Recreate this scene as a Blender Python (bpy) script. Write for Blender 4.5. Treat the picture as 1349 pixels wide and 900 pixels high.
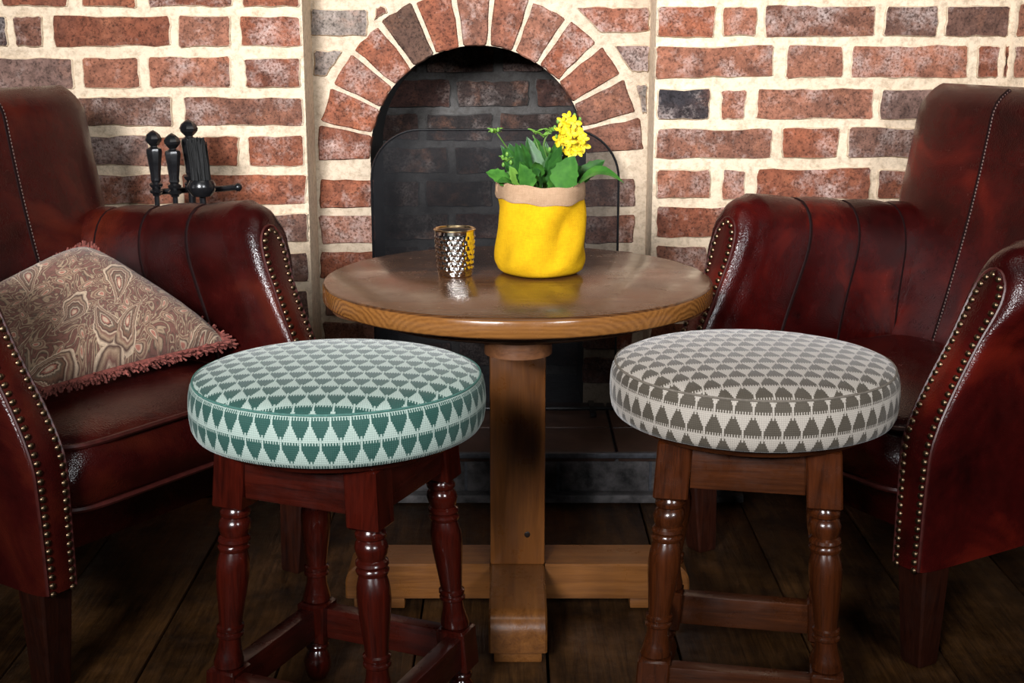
import bpy, bmesh, math, random
from mathutils import Vector, Matrix

random.seed(11)
R = math.radians
for o in list(bpy.data.objects):
    bpy.data.objects.remove(o)
scene = bpy.context.scene
col = scene.collection

# ------------------------------------------------------------------ camera
FPX, PITCH, CAMH = 1800.0, R(13.5), 0.966
cam_d = bpy.data.cameras.new('camera')
cam_d.sensor_width = 36.0
cam_d.lens = FPX * 36.0 / 1349.0
cam_d.clip_start = 0.05
cam = bpy.data.objects.new('camera', cam_d)
col.objects.link(cam)
cam.location = (0, 0, CAMH)
cam.rotation_euler = (R(90) - PITCH, 0, 0)
scene.camera = cam

# ------------------------------------------------------------------ world, lights, exposure
world = bpy.data.worlds.new('room_ambient')
scene.world = world
world.use_nodes = True
wb = world.node_tree.nodes['Background']
wb.inputs[0].default_value = (0.75, 0.85, 1.0, 1)
wb.inputs[1].default_value = 0.015

def area(name, loc, target, sx, sy, power, colr, spread=180):
    d = bpy.data.lights.new(name, 'AREA')
    d.shape = 'RECTANGLE'
    d.size, d.size_y, d.energy, d.color = sx, sy, power, colr
    d.spread = R(spread)
    o = bpy.data.objects.new(name, d)
    col.objects.link(o)
    o.location = loc
    o.rotation_euler = (Vector(target) - Vector(loc)).to_track_quat('-Z', 'Y').to_euler()
    return o
area('window_daylight', (-1.15, -1.5, 2.05), (0.0, 2.8, 1.20), 1.0, 0.9, 29, (0.98, 0.98, 1.0), 48)
area('window_daylight', (1.7, -1.5, 2.05), (0.15, 2.8, 1.20), 0.7, 0.9, 9, (0.95, 0.97, 1.0), 48)
area('overhead_light', (0.0, 1.3, 2.5), (0.05, 2.7, 0.9), 1.6, 0.4, 5, (1.0, 0.95, 0.88))  # weak warm light from above, its source unseen

vs = scene.view_settings
vs.view_transform = 'Standard'
vs.look = 'None'
vs.gamma = 1.0
vs.use_curve_mapping = False
vs.exposure = 0.12

# ------------------------------------------------------------------ helpers
def unproj(px, py, Y):
    """photo pixel (1349x900) -> point on the vertical plane y = Y"""
    a, b = (px - 674.5) / FPX, (450.0 - py) / FPX
    d = Vector((a, math.cos(PITCH) + b * math.sin(PITCH), -math.sin(PITCH) + b * math.cos(PITCH)))
    return Vector((0, 0, CAMH)) + d * (Y / d.y)

class MB:
    def __init__(s):
        s.bm = bmesh.new()
    def box(s, c, size, bev=0.0, mat=None, seg=2):
        r = bmesh.ops.create_cube(s.bm, size=1.0)
        vs_ = r['verts']
        for v in vs_:
            v.co = Vector((v.co.x * size[0], v.co.y * size[1], v.co.z * size[2]))
        if bev > 0:
            es = list({e for v in vs_ for e in v.link_edges})
            g = bmesh.ops.bevel(s.bm, geom=es, offset=bev, segments=seg, profile=0.6, affect='EDGES')
            vs_ = list({v for f in g['faces'] for v in f.verts} | {v for v in vs_ if v.is_valid})
        for v in vs_:
            v.co = v.co + Vector(c)
            if mat is not None:
                v.co = mat @ v.co
        return s
    def grid(s, rows, cu=False, cv=False):
        """rows[i][j]; cu closes i, cv closes j"""
        V = [[s.bm.verts.new(p) for p in r] for r in rows]
        n, m = len(V), len(V[0])
        for i in range(n if cu else n - 1):
            for j in range(m if cv else m - 1):
                q = [V[i][j], V[(i + 1) % n][j], V[(i + 1) % n][(j + 1) % m], V[i][(j + 1) % m]]
                try:
                    s.bm.faces.new(q)
                except ValueError:
                    pass
        return V
    def tube(s, path, r, seg=8, closed=False, cap=True):
        path = [Vector(p) for p in path]
        n = len(path)
        rows = []
        up = Vector((0, 0, 1))
        prev = None
        for i, p in enumerate(path):
            if closed:
                t = path[(i + 1) % n] - path[i - 1]
            else:
                t = path[min(i + 1, n - 1)] - path[max(i - 1, 0)]
            if t.length < 1e-9:
                t = Vector((0, 0, 1))
            t.normalize()
            if prev is None:
                a = t.cross(up)
                if a.length < 1e-3:
                    a = t.cross(Vector((1, 0, 0)))
            else:
                a = prev - t * prev.dot(t)
                if a.length < 1e-4:
                    a = t.cross(up)
            a.normalize()
            prev = a
            b = t.cross(a)
            rr = r(i / max(1, n - 1)) if callable(r) else r
            rows.append([p + (a * math.cos(2 * math.pi * k / seg) + b * math.sin(2 * math.pi * k / seg)) * rr for k in range(seg)])
        V = s.grid(rows, cu=closed, cv=True)
        if cap and not closed:
            for rr in (V[0], V[-1]):
                try:
                    s.bm.faces.new(rr)
                except ValueError:
                    pass
        return s
    def lathe(s, prof, seg=32, mat=None, f=None):
        rows = []
        for (r, z) in prof:
            row = []
            for k in range(seg):
                a = 2 * math.pi * k / seg
                p = Vector((r * math.cos(a), r * math.sin(a), z))
                if f:
                    p = f(p, a)
                row.append(mat @ p if mat is not None else p)
            rows.append(row)
        V = s.grid(rows, cv=True)
        for rr, (r, z) in ((V[0], prof[0]), (V[-1], prof[-1])):
            if r > 1e-6:
                try:
                    s.bm.faces.new(rr)
                except ValueError:
                    pass
        return s
    def ball(s, c, r, u=8, v=5, sc=(1, 1, 1)):
        g = bmesh.ops.create_uvsphere(s.bm, u_segments=u, v_segments=v, radius=r)
        for w in g['verts']:
            w.co = Vector((w.co.x * sc[0], w.co.y * sc[1], w.co.z * sc[2])) + Vector(c)
        return s
    def xform(s, m):
        for v in s.bm.verts:
            v.co = m @ v.co
        return s
    def mesh(s, name, smooth=True, ang=40, weld=True):
        if weld:
            bmesh.ops.remove_doubles(s.bm, verts=s.bm.verts, dist=1e-5)
        bmesh.ops.recalc_face_normals(s.bm, faces=s.bm.faces)
        me = bpy.data.meshes.new(name)
        s.bm.to_mesh(me)
        s.bm.free()
        if smooth:
            for p in me.polygons:
                p.use_smooth = True
            me.set_sharp_from_angle(angle=R(ang))
        return me
    def build(s, name, m, parent=None, smooth=True, ang=40, weld=True):
        me = s.mesh(name, smooth, ang, weld)
        if m is not None:
            me.materials.append(m)
        return link(name, me, parent)

def link(name, me, parent=None):
    o = bpy.data.objects.new(name, me)
    col.objects.link(o)
    o.parent = parent
    return o
def tag(o, label, cat, group=None):
    o['label'] = label
    o['category'] = cat
    if group:
        o['group'] = group
    return o
def thing(name, label, cat, loc=(0, 0, 0), rz=0.0, group=None):
    o = link(name, None)
    o.location = loc
    o.rotation_euler = (0, 0, rz)
    o.empty_display_size = 0.05
    return tag(o, label, cat, group)
def struct(o):
    o['kind'] = 'structure'
    return o
def copy_tree(o, parent=None):
    c = o.copy()
    col.objects.link(c)
    c.parent = parent
    for ch in o.children:
        copy_tree(ch, c)
    return c
def lerp(a, b, t):
    return a + (b - a) * t
def smooth01(t):
    t = max(0.0, min(1.0, t))
    return t * t * (3 - 2 * t)
def catmull(pts, n):
    out = []
    m = len(pts)
    for i in range(m - 1):
        p0, p1, p2, p3 = pts[max(i - 1, 0)], pts[i], pts[i + 1], pts[min(i + 2, m - 1)]
        for k in range(n):
            t = k / n
            out.append(tuple(0.5 * (2 * b + (c - a) * t + (2 * a - 5 * b + 4 * c - d) * t * t + (3 * b - a - 3 * c + d) * t ** 3)
                             for a, b, c, d in zip(p0, p1, p2, p3)))
    out.append(tuple(pts[-1]))
    return out
def resample(pts, n):
    L = [0.0]
    for a, b in zip(pts, pts[1:]):
        L.append(L[-1] + math.dist(a, b))
    out = []
    j = 0
    for k in range(n):
        t = L[-1] * k / (n - 1)
        while j < len(L) - 2 and L[j + 1] < t:
            j += 1
        w = (t - L[j]) / max(1e-9, L[j + 1] - L[j])
        out.append(tuple(lerp(a, b, w) for a, b in zip(pts[j], pts[j + 1])))
    return out

# ------------------------------------------------------------------ material helpers
class NT:
    def __init__(s, name):
        s.m = bpy.data.materials.new(name)
        s.m.use_nodes = True
        s.t = s.m.node_tree
        s.bsdf = s.t.nodes['Principled BSDF']
        s.out = s.t.nodes['Material Output']
    def n(s, typ, **kw):
        nd = s.t.nodes.new(typ)
        for k, v in kw.items():
            setattr(nd, k, v)
        return nd
    def l(s, a, b):
        s.t.links.new(a, b)
    def put(s, sock, v):
        if hasattr(v, 'is_output'):
            s.l(v, sock)
        else:
            sock.default_value = v
    def math(s, op, a, b=None, c=None):
        nd = s.n('ShaderNodeMath', operation=op)
        s.put(nd.inputs[0], a)
        if b is not None:
            s.put(nd.inputs[1], b)
        if c is not None:
            s.put(nd.inputs[2], c)
        return nd.outputs[0]
    def noise(s, vec, scale, detail=4, rough=0.6, dist=0.0):
        nd = s.n('ShaderNodeTexNoise')
        if vec is not None:
            s.l(vec, nd.inputs['Vector'])
        nd.inputs['Scale'].default_value = scale
        nd.inputs['Detail'].default_value = detail
        nd.inputs['Roughness'].default_value = rough
        nd.inputs['Distortion'].default_value = dist
        return nd.outputs['Fac']
    def ramp(s, fac, stops, interp='LINEAR'):
        nd = s.n('ShaderNodeValToRGB')
        cr = nd.color_ramp
        cr.interpolation = interp
        while len(cr.elements) < len(stops):
            cr.elements.new(0.5)
        for e, (p, c) in zip(cr.elements, stops):
            e.position = p
            e.color = (*c, 1) if len(c) == 3 else c
        s.l(fac, nd.inputs[0])
        return nd.outputs[0]
    def mix(s, fac, a, b, mode='MIX'):
        nd = s.n('ShaderNodeMix', data_type='RGBA', blend_type=mode)
        s.put(nd.inputs[0], fac)
        for i, v in ((6, a), (7, b)):
            if isinstance(v, tuple):
                v = (*v, 1) if len(v) == 3 else v
            s.put(nd.inputs[i], v)
        return nd.outputs[2]
    def coord(s, kind='Object'):
        return s.n('ShaderNodeTexCoord').outputs[kind]
    def mapping(s, vec, scale=(1, 1, 1), loc=(0, 0, 0), rot=(0, 0, 0)):
        nd = s.n('ShaderNodeMapping')
        s.l(vec, nd.inputs[0])
        nd.inputs['Scale'].default_value = scale
        nd.inputs['Location'].default_value = loc
        nd.inputs['Rotation'].default_value = rot
        return nd.outputs[0]
    def vadd(s, a, b):
        nd = s.n('ShaderNodeVectorMath', operation='ADD')
        s.put(nd.inputs[0], a)
        s.put(nd.inputs[1], b)
        return nd.outputs[0]
    def bump(s, h, strength=0.3, dist=0.002):
        nd = s.n('ShaderNodeBump')
        nd.inputs['Strength'].default_value = strength
        nd.inputs['Distance'].default_value = dist
        s.l(h, nd.inputs['Height'])
        s.l(nd.outputs[0], s.bsdf.inputs['Normal'])
    def set(s, **kw):
        for k, v in kw.items():
            k = {'base': 'Base Color', 'rough': 'Roughness', 'metal': 'Metallic', 'coat': 'Coat Weight', 'coat_rough': 'Coat Roughness',
                 'sheen': 'Sheen Weight', 'sheen_rough': 'Sheen Roughness', 'spec': 'Specular IOR Level', 'alpha': 'Alpha',
                 'sub': 'Subsurface Weight', 'trans': 'Transmission Weight', 'sheen_tint': 'Sheen Tint'}[k]
            if isinstance(v, tuple) and len(v) == 3:
                v = (*v, 1)
            s.put(s.bsdf.inputs[k], v)
        return s.m

def rnd_offset(N, base):
    oi = N.n('ShaderNodeObjectInfo')
    mul = N.math('MULTIPLY', oi.outputs['Random'], 37.0)
    cx = N.n('ShaderNodeCombineXYZ')
    N.l(mul, cx.inputs[0])
    N.l(N.math('MULTIPLY', mul, 1.7), cx.inputs[1])
    N.l(N.math('MULTIPLY', mul, 2.3), cx.inputs[2])
    return N.vadd(base, cx.outputs[0]), oi

# brick: per-object colour, blotches, lime bloom
def mat_brick(name, bloom=1.0, soot=0.0):
    N = NT(name)
    v, oi = rnd_offset(N, N.coord('Object'))
    n1 = N.noise(v, 11, 5, 0.65)
    n2 = N.noise(v, 46, 5, 0.72)
    n3 = N.noise(v, 190, 3, 0.65)
    n5 = N.noise(N.vadd(v, (3.1, 8.2, 1.4)), 16, 6, 0.7, 0.4)
    c = N.mix(N.ramp(n1, [(0.42, (0, 0, 0)), (0.72, (1, 1, 1))]), oi.outputs['Color'], (0.085, 0.045, 0.036))
    c = N.mix(0.45, c, oi.outputs['Color'])
    c = N.mix(N.ramp(n5, [(0.52, (0, 0, 0)), (0.70, (0.6, 0.6, 0.6))]), c, N.mix(0.5, oi.outputs['Color'], (0.46, 0.19, 0.10)))
    c = N.mix(1.0, c, N.ramp(n2, [(0.30, (0.42, 0.40, 0.39)), (0.62, (1.16, 1.14, 1.12))]), 'MULTIPLY')
    n4 = N.noise(N.vadd(v, (5.3, 2.1, 9.7)), 10, 7, 0.74)
    lime = N.ramp(n4, [(0.50, (0, 0, 0)), (0.68, (1, 1, 1))])
    lime2 = N.ramp(n3, [(0.34, (0.15, 0.15, 0.15)), (0.6, (1, 1, 1))])
    lf = N.math('MULTIPLY', N.math('MULTIPLY', lime, lime2), 0.55 * bloom)
    c = N.mix(lf, c, (0.66, 0.55, 0.50))
    # mortar smears creeping in over the arrises
    c = N.mix(1.0, c, N.ramp(n3, [(0.32, (0.36, 0.36, 0.36)), (0.50, (1.05, 1.05, 1.05))]), 'MULTIPLY')
    if soot:
        c = N.mix(soot, c, (0.012, 0.011, 0.011))
    N.bump(N.math('ADD', N.math('MULTIPLY', n2, 0.8), N.math('MULTIPLY', n3, 0.5)), 0.8, 0.004)
    return N.set(base=c, rough=0.85, spec=0.25)
def mat_mortar(name, c1, c2, bump=0.7):
    N = NT(name)
    v = N.coord('Object')
    n1, n2, n3 = N.noise(v, 9, 5, 0.6), N.noise(v, 70, 5, 0.7), N.noise(v, 300, 2, 0.6)
    c = N.mix(N.ramp(n1, [(0.35, (0, 0, 0)), (0.68, (1, 1, 1))]), c1, c2)
    c = N.mix(1.0, c, N.ramp(n2, [(0.30, (0.66, 0.62, 0.57)), (0.54, (1.05, 1.04, 1.02))]), 'MULTIPLY')
    N.bump(N.math('ADD', n2, N.math('MULTIPLY', n3, 0.4)), bump, 0.006)
    return N.set(base=c, rough=0.9, spec=0.2)
def mat_leather(name, c_dark, c_mid, c_worn, worn_hi=0.75):
    N = NT(name)
    v = N.coord('Object')
    n1 = N.noise(v, 5.5, 4, 0.55, 0.6)
    n2 = N.noise(v, 38, 5, 0.65)
    vo = N.n('ShaderNodeTexVoronoi')
    vo.inputs['Scale'].default_value = 420
    N.l(v, vo.inputs['Vector'])
    c = N.ramp(n1, [(0.30, c_dark), (0.52, c_mid), (worn_hi, c_worn)])
    c = N.mix(0.35, c, N.ramp(n2, [(0.3, c_dark), (0.7, c_mid)]))
    sc = N.ramp(N.noise(v, 30, 8, 0.8), [(0.70, (0, 0, 0)), (0.78, (1, 1, 1))])
    c = N.mix(N.math('MULTIPLY', sc, 0.25), c, (0.35, 0.16, 0.11))
    rg = N.ramp(N.noise(v, 22, 5, 0.65), [(0.3, (0.16, 0.16, 0.16)), (0.7, (0.29, 0.29, 0.29))])
    N.bump(N.math('ADD', N.math('MULTIPLY', n2, 0.9), N.math('MULTIPLY', vo.outputs['Distance'], 0.35)), 0.28, 0.0035)
    return N.set(base=c, rough=rg, spec=0.38)
def mat_wood(name, c1, c2, axis='Z', scale=1.0, rough=0.35, coat=0.0, dirt=0.0, bump=0.12, spec=0.5):
    N = NT(name)
    v, oi = rnd_offset(N, N.coord('Object'))
    st = {'X': (0.06, 1, 1), 'Y': (1, 0.06, 1), 'Z': (1, 1, 0.06)}[axis]
    m1 = N.mapping(v, tuple(a * scale for a in st))
    g = N.noise(m1, 90, 5, 0.65, 0.8)
    g2 = N.noise(m1, 420, 3, 0.6)
    big = N.noise(v, 4.0 * scale, 3, 0.5)
    f = N.math('ADD', N.math('MULTIPLY', g, 0.6), N.math('ADD', N.math('MULTIPLY', g2, 0.2), N.math('MULTIPLY', big, 0.3)))
    c = N.ramp(f, [(0.38, c1), (0.68, c2)])
    if dirt:
        d = N.ramp(N.noise(v, 7, 6, 0.7), [(0.35, (0.15, 0.14, 0.13)), (0.62, (1, 1, 1))])
        c = N.mix(dirt, c, N.mix(1.0, c, d, 'MULTIPLY'))
    rr = N.ramp(N.noise(v, 26, 5, 0.7), [(0.3, (rough * 0.7,) * 3), (0.7, (min(1, rough * 1.4),) * 3)])
    N.bump(N.math('ADD', g, N.math('MULTIPLY', g2, 0.6)), bump, 0.002)
    return N.set(base=c, rough=rr, coat=coat, coat_rough=0.12, spec=spec)
def mat_table(name):
    N = NT(name)
    v = N.coord('Object')
    sp = N.n('ShaderNodeSeparateXYZ')
    N.l(v, sp.inputs[0])
    x, y, z = sp.outputs
    bw = 0.125
    yb = N.math('DIVIDE', y, bw)
    fl = N.math('FLOOR', yb)
    yc = N.math('MULTIPLY', N.math('SUBTRACT', N.math('SUBTRACT', yb, fl), 0.5), bw)
    rnd = N.n('ShaderNodeTexWhiteNoise', noise_dimensions='1D')
    N.l(fl, rnd.inputs['W'])
    zc = N.math('ADD', z, N.math('ADD', N.math('MULTIPLY', rnd.outputs['Value'], 0.05), -0.505))
    nz = N.noise(N.mapping(v, (2.2, 14, 14)), 1.0, 4, 0.6)
    rad = N.math('SQRT', N.math('ADD', N.math('MULTIPLY', yc, yc), N.math('MULTIPLY', zc, zc)))
    ph = N.math('ADD', N.math('MULTIPLY', rad, 900.0), N.math('MULTIPLY', nz, 26.0))
    ring = N.math('ADD', N.math('MULTIPLY', N.math('SINE', ph), 0.5), 0.5)
    fine = N.noise(N.mapping(v, (12, 320, 320)), 1.0, 4, 0.65)
    c = N.ramp(N.math('ADD', N.math('MULTIPLY', ring, 0.45), N.math('MULTIPLY', fine, 0.6)),
               [(0.2, (0.048, 0.018, 0.007)), (0.85, (0.125, 0.052, 0.018))])
    geo = N.n('ShaderNodeNewGeometry')
    sn = N.n('ShaderNodeSeparateXYZ')
    N.l(N.n('ShaderNodeTexCoord').outputs['Normal'], sn.inputs[0])
    side = N.math('LESS_THAN', N.math('ABSOLUTE', sn.outputs[2]), 0.6)
    endg = N.math('POWER', N.math('ABSOLUTE', sn.outputs[0]), 3.0)
    pale = N.ramp(N.math('ADD', N.math('ADD', N.math('MULTIPLY', N.math('MULTIPLY', ring, endg), 0.6), N.math('MULTIPLY', N.math('SUBTRACT', 1.0, endg), N.math('ADD', 0.2, N.math('MULTIPLY', ring, 0.12)))), N.math('MULTIPLY', fine, 0.45)),
                  [(0.2, (0.105, 0.038, 0.009)), (0.85, (0.31, 0.13, 0.032))])
    c = N.mix(side, c, pale)
    wear = N.noise(v, 16, 7, 0.75)
    rr = N.ramp(wear, [(0.35, (0.13, 0.13, 0.13)), (0.72, (0.33, 0.33, 0.33))])
    sc = N.ramp(N.noise(N.mapping(v, (20, 45, 45)), 1, 6, 0.8), [(0.68, (0, 0, 0)), (0.76, (1, 1, 1))])
    c = N.mix(N.math('MULTIPLY', sc, 0.3), c, (0.35, 0.20, 0.10))
    N.bump(N.math('ADD', N.math('MULTIPLY', fine, 0.5), wear), 0.06, 0.002)
    return N.set(base=c, rough=rr, spec=0.5, coat=0.12, coat_rough=0.12)
def mat_fabric(name, dark, light, flip=False):
    """woven stool fabric, rows of stepped triangles with comb fringes; UV in metres"""
    N = NT(name)
    uv = N.n('ShaderNodeUVMap').outputs[0]
    sp = N.n('ShaderNodeSeparateXYZ')
    N.l(uv, sp.inputs[0])
    u, w = sp.outputs[0], sp.outputs[1]
    if flip:
        w = N.math('MULTIPLY', w, -1.0)
    a = N.math('DIVIDE', u, 0.0236)
    g = N.math('DIVIDE', w, 0.0295)
    row = N.math('FLOOR', g)
    fg = N.math('SUBTRACT', g, row)
    aa = N.math('ADD', a, N.math('MULTIPLY', row, 0.5))
    fa = N.math('FRACT', aa)
    tri = N.math('MULTIPLY', N.math('ABSOLUTE', N.math('SUBTRACT', fa, 0.5)), 2.0)
    h = N.math('DIVIDE', N.math('SUBTRACT', fg, 0.24), 0.76)
    hq = N.math('DIVIDE', N.math('FLOOR', N.math('MULTIPLY', h, 7.0)), 7.0)
    white = N.math('LESS_THAN', tri, N.math('SUBTRACT', 0.88, N.math('MULTIPLY', hq, 0.90)))
    body = N.math('GREATER_THAN', fg, 0.24)
    teeth = N.math('LESS_THAN', N.math('FRACT', N.math('MULTIPLY', aa, 7.0)), 0.42)
    tb = N.math('GREATER_THAN', fg, 0.12)
    line = N.math('GREATER_THAN', tri, 0.90)
    w1 = N.math('MULTIPLY', white, body)
    w2 = N.math('MULTIPLY', N.math('MULTIPLY', teeth, tb), N.math('SUBTRACT', 1.0, body))
    w3 = N.math('MULTIPLY', line, N.math('LESS_THAN', fg, 0.45))
    wh = N.math('MINIMUM', N.math('ADD', N.math('ADD', w1, w2), w3), 1.0)
    # weave
    wx = N.math('SINE', N.math('MULTIPLY', u, 2 * math.pi / 0.0026))
    wy = N.math('SINE', N.math('MULTIPLY', w, 2 * math.pi / 0.0026))
    weave = N.math('MULTIPLY', N.math('ADD', wx, wy), 0.25)
    nz = N.noise(uv, 700, 3, 0.6)
    nb = N.noise(uv, 25, 4, 0.6)
    c = N.mix(wh, dark, light)
    tone = N.math('ADD', N.math('ADD', 0.72, N.math('MULTIPLY', nz, 0.45)), N.math('MULTIPLY', weave, 0.34))
    cb = N.n('ShaderNodeCombineXYZ')
    for i in range(3):
        N.l(tone, cb.inputs[i])
    c = N.mix(1.0, c, cb.outputs[0], 'MULTIPLY')
    c = N.mix(N.math('MULTIPLY', nb, 0.18), c, tuple(0.5 * (p + q) for p, q in zip(dark, light)))
    N.bump(N.math('ADD', weave, N.math('MULTIPLY', wh, 0.35)), 0.35, 0.0012)
    return N.set(base=c, rough=0.72, sheen=0.28, sheen_rough=0.35, spec=0.25)
def mat_plain(name, base, rough=0.5, metal=0.0, noise_scale=0, amount=0.3, bump=0.0, **kw):
    N = NT(name)
    if noise_scale:
        v = N.coord('Object')
        nn = N.noise(v, noise_scale, 5, 0.65)
        c = N.ramp(nn, [(0.3, tuple(b * (1 - amount) for b in base)), (0.7, tuple(min(1, b * (1 + amount)) for b in base))])
        if bump:
            N.bump(nn, bump, 0.003)
    else:
        c = base
    return N.set(base=c, rough=rough, metal=metal, **kw)
def mat_burlap(name, c1, c2, cell):
    N = NT(name)
    v = N.coord('Object')
    sp = N.n('ShaderNodeSeparateXYZ')
    N.l(v, sp.inputs[0])
    ang = N.math('ARCTAN2', sp.outputs[1], sp.outputs[0])
    a = N.math('SINE', N.math('MULTIPLY', ang, 2 * math.pi * 0.07 / cell))
    b = N.math('SINE', N.math('MULTIPLY', sp.outputs[2], 2 * math.pi / cell))
    w = N.math('MULTIPLY', a, b)
    nz = N.math('MULTIPLY', N.math('ADD', N.noise(N.mapping(v, (90, 90, 520)), 1, 3, 0.7), N.noise(N.mapping(v, (520, 520, 90)), 1, 3, 0.7)), 0.5)
    nb = N.noise(v, 30, 3, 0.6)
    f = N.math('ADD', N.math('MULTIPLY', w, 0.22), N.math('ADD', N.math('MULTIPLY', nz, 0.6), N.math('MULTIPLY', nb, 0.3)))
    c = N.ramp(f, [(0.2, c1), (0.65, c2)])
    N.bump(N.math('ADD', w, nz), 0.5, 0.0012)
    return N.set(base=c, rough=0.9, spec=0.12)
def mat_paisley(name):
    """curled teardrop motifs scattered over a scrolling ground"""
    N = NT(name)
    v = N.coord('UV')
    wn = N.n('ShaderNodeTexNoise')
    N.l(v, wn.inputs['Vector'])
    wn.inputs['Scale'].default_value = 5.0
    wn.inputs['Detail'].default_value = 1.0
    off = N.n('ShaderNodeVectorMath', operation='MULTIPLY_ADD')
    N.l(wn.outputs['Color'], off.inputs[0])
    off.inputs[1].default_value = (0.10, 0.10, 0)
    N.l(v, off.inputs[2])
    P0 = off.outputs[0]
    def layer(scale, loc, size):
        sv = N.n('ShaderNodeVectorMath', operation='MULTIPLY_ADD')
        N.l(P0, sv.inputs[0])
        sv.inputs[1].default_value = (scale, scale, 0)
        sv.inputs[2].default_value = loc
        vo = N.n('ShaderNodeTexVoronoi', voronoi_dimensions='2D')
        vo.inputs['Scale'].default_value = 1.0
        vo.inputs['Randomness'].default_value = 0.75
        N.l(sv.outputs[0], vo.inputs['Vector'])
        df = N.n('ShaderNodeVectorMath', operation='SUBTRACT')
        N.l(sv.outputs[0], df.inputs[0])
        N.l(vo.outputs['Position'], df.inputs[1])
        sc = N.n('ShaderNodeSeparateColor')
        N.l(vo.outputs['Color'], sc.inputs[0])
        ro = N.n('ShaderNodeVectorRotate', rotation_type='Z_AXIS')
        N.l(df.outputs[0], ro.inputs['Vector'])
        N.l(N.math('MULTIPLY', sc.outputs[0], 6.283), ro.inputs['Angle'])
        sp = N.n('ShaderNodeSeparateXYZ')
        N.l(ro.outputs[0], sp.inputs[0])
        x, y = N.math('DIVIDE', sp.outputs[0], size), N.math('DIVIDE', sp.outputs[1], size)
        y2 = N.math('MULTIPLY', y, y)
        xb = N.math('SUBTRACT', x, N.math('MULTIPLY', y2, N.math('ADD', 0.25, N.math('MULTIPLY', y, 0.35))))
        wd = N.math('MAXIMUM', N.math('MULTIPLY', N.math('SUBTRACT', 1.05, y), 0.36), 0.05)
        q = N.math('DIVIDE', xb, wd)
        d = N.math('SQRT', N.math('ADD', N.math('MULTIPLY', q, q), y2))
        th = N.math('ARCTAN2', y, xb)
        return d, th, sc.outputs[1]
    d1, t1, r1 = layer(2.9, (0.35, 0.2, 0), 0.52)
    d2, t2, r2 = layer(8.0, (1.7, 4.1, 0), 0.55)
    tan, cream, pink, brown, dark = (0.46, 0.32, 0.21), (0.68, 0.52, 0.37), (0.50, 0.20, 0.145), (0.23, 0.105, 0.080), (0.095, 0.045, 0.036)
    grey = (0.17, 0.125, 0.09)
    g = N.math('SINE', N.math('MULTIPLY', N.noise(P0, 7.5, 2, 0.5, 1.2), 60.0))
    ground = N.ramp(N.math('ADD', N.math('MULTIPLY', g, 0.5), 0.5), [(0.1, brown), (0.45, (0.15, 0.075, 0.055)), (0.7, grey), (0.95, tan)])
    small = N.ramp(d2, [(0.18, pink), (0.30, cream), (0.42, dark), (0.50, tan), (0.66, brown), (0.74, tan)])
    ground = N.mix(N.math('LESS_THAN', d2, 0.80), ground, small)
    scal = N.math('MULTIPLY', N.math('SINE', N.math('MULTIPLY', t1, 15.0)), 0.02)
    dd = N.math('ADD', d1, scal)
    big = N.ramp(dd, [(0.10, cream), (0.17, pink), (0.25, dark), (0.31, cream), (0.37, grey), (0.48, (0.24, 0.13, 0.085)), (0.56, dark), (0.60, cream), (0.66, brown), (0.76, tan), (0.84, dark), (0.90, cream), (0.98, cream)])
    c = N.mix(N.math('LESS_THAN', dd, 0.97), ground, big)
    wv = N.noise(v, 380, 2, 0.6)
    wob = N.noise(v, 60, 3, 0.7)
    c = N.mix(0.5, c, N.mix(1.0, c, N.ramp(wv, [(0.3, (0.45, 0.45, 0.45)), (0.7, (1.3, 1.3, 1.3))]), 'MULTIPLY'))
    c = N.mix(0.45, c, N.mix(1.0, c, N.ramp(wob, [(0.3, (0.45, 0.42, 0.4)), (0.6, (1.2, 1.15, 1.1))]), 'MULTIPLY'))
    N.bump(wv, 0.4, 0.0015)
    return N.set(base=c, rough=0.9, spec=0.15, sheen=0.2)
def mat_leaf(name, c1, c2):
    N = NT(name)
    v, oi = rnd_offset(N, N.coord('Object'))
    n = N.noise(v, 60, 3, 0.6)
    c = N.ramp(n, [(0.3, c1), (0.7, c2)])
    c = N.mix(N.math('MULTIPLY', oi.outputs['Random'], 0.5), c, c1)
    return N.set(base=c, rough=0.38, spec=0.5, sub=0.0)
def mat_screen(name):
    N = NT(name)
    v = N.coord('Object')
    nz = N.noise(v, 6, 5, 0.7)
    N.set(base=N.ramp(nz, [(0.3, (0.005, 0.005, 0.006)), (0.75, (0.019, 0.019, 0.021))]), rough=0.35, spec=0.10)
    tr = N.n('ShaderNodeBsdfTransparent')
    mx = N.n('ShaderNodeMixShader')
    mx.inputs[0].default_value = 0.60
    N.l(tr.outputs[0], mx.inputs[1])
    N.l(N.bsdf.outputs[0], mx.inputs[2])
    N.l(mx.outputs[0], N.out.inputs[0])
    return N.m

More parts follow.
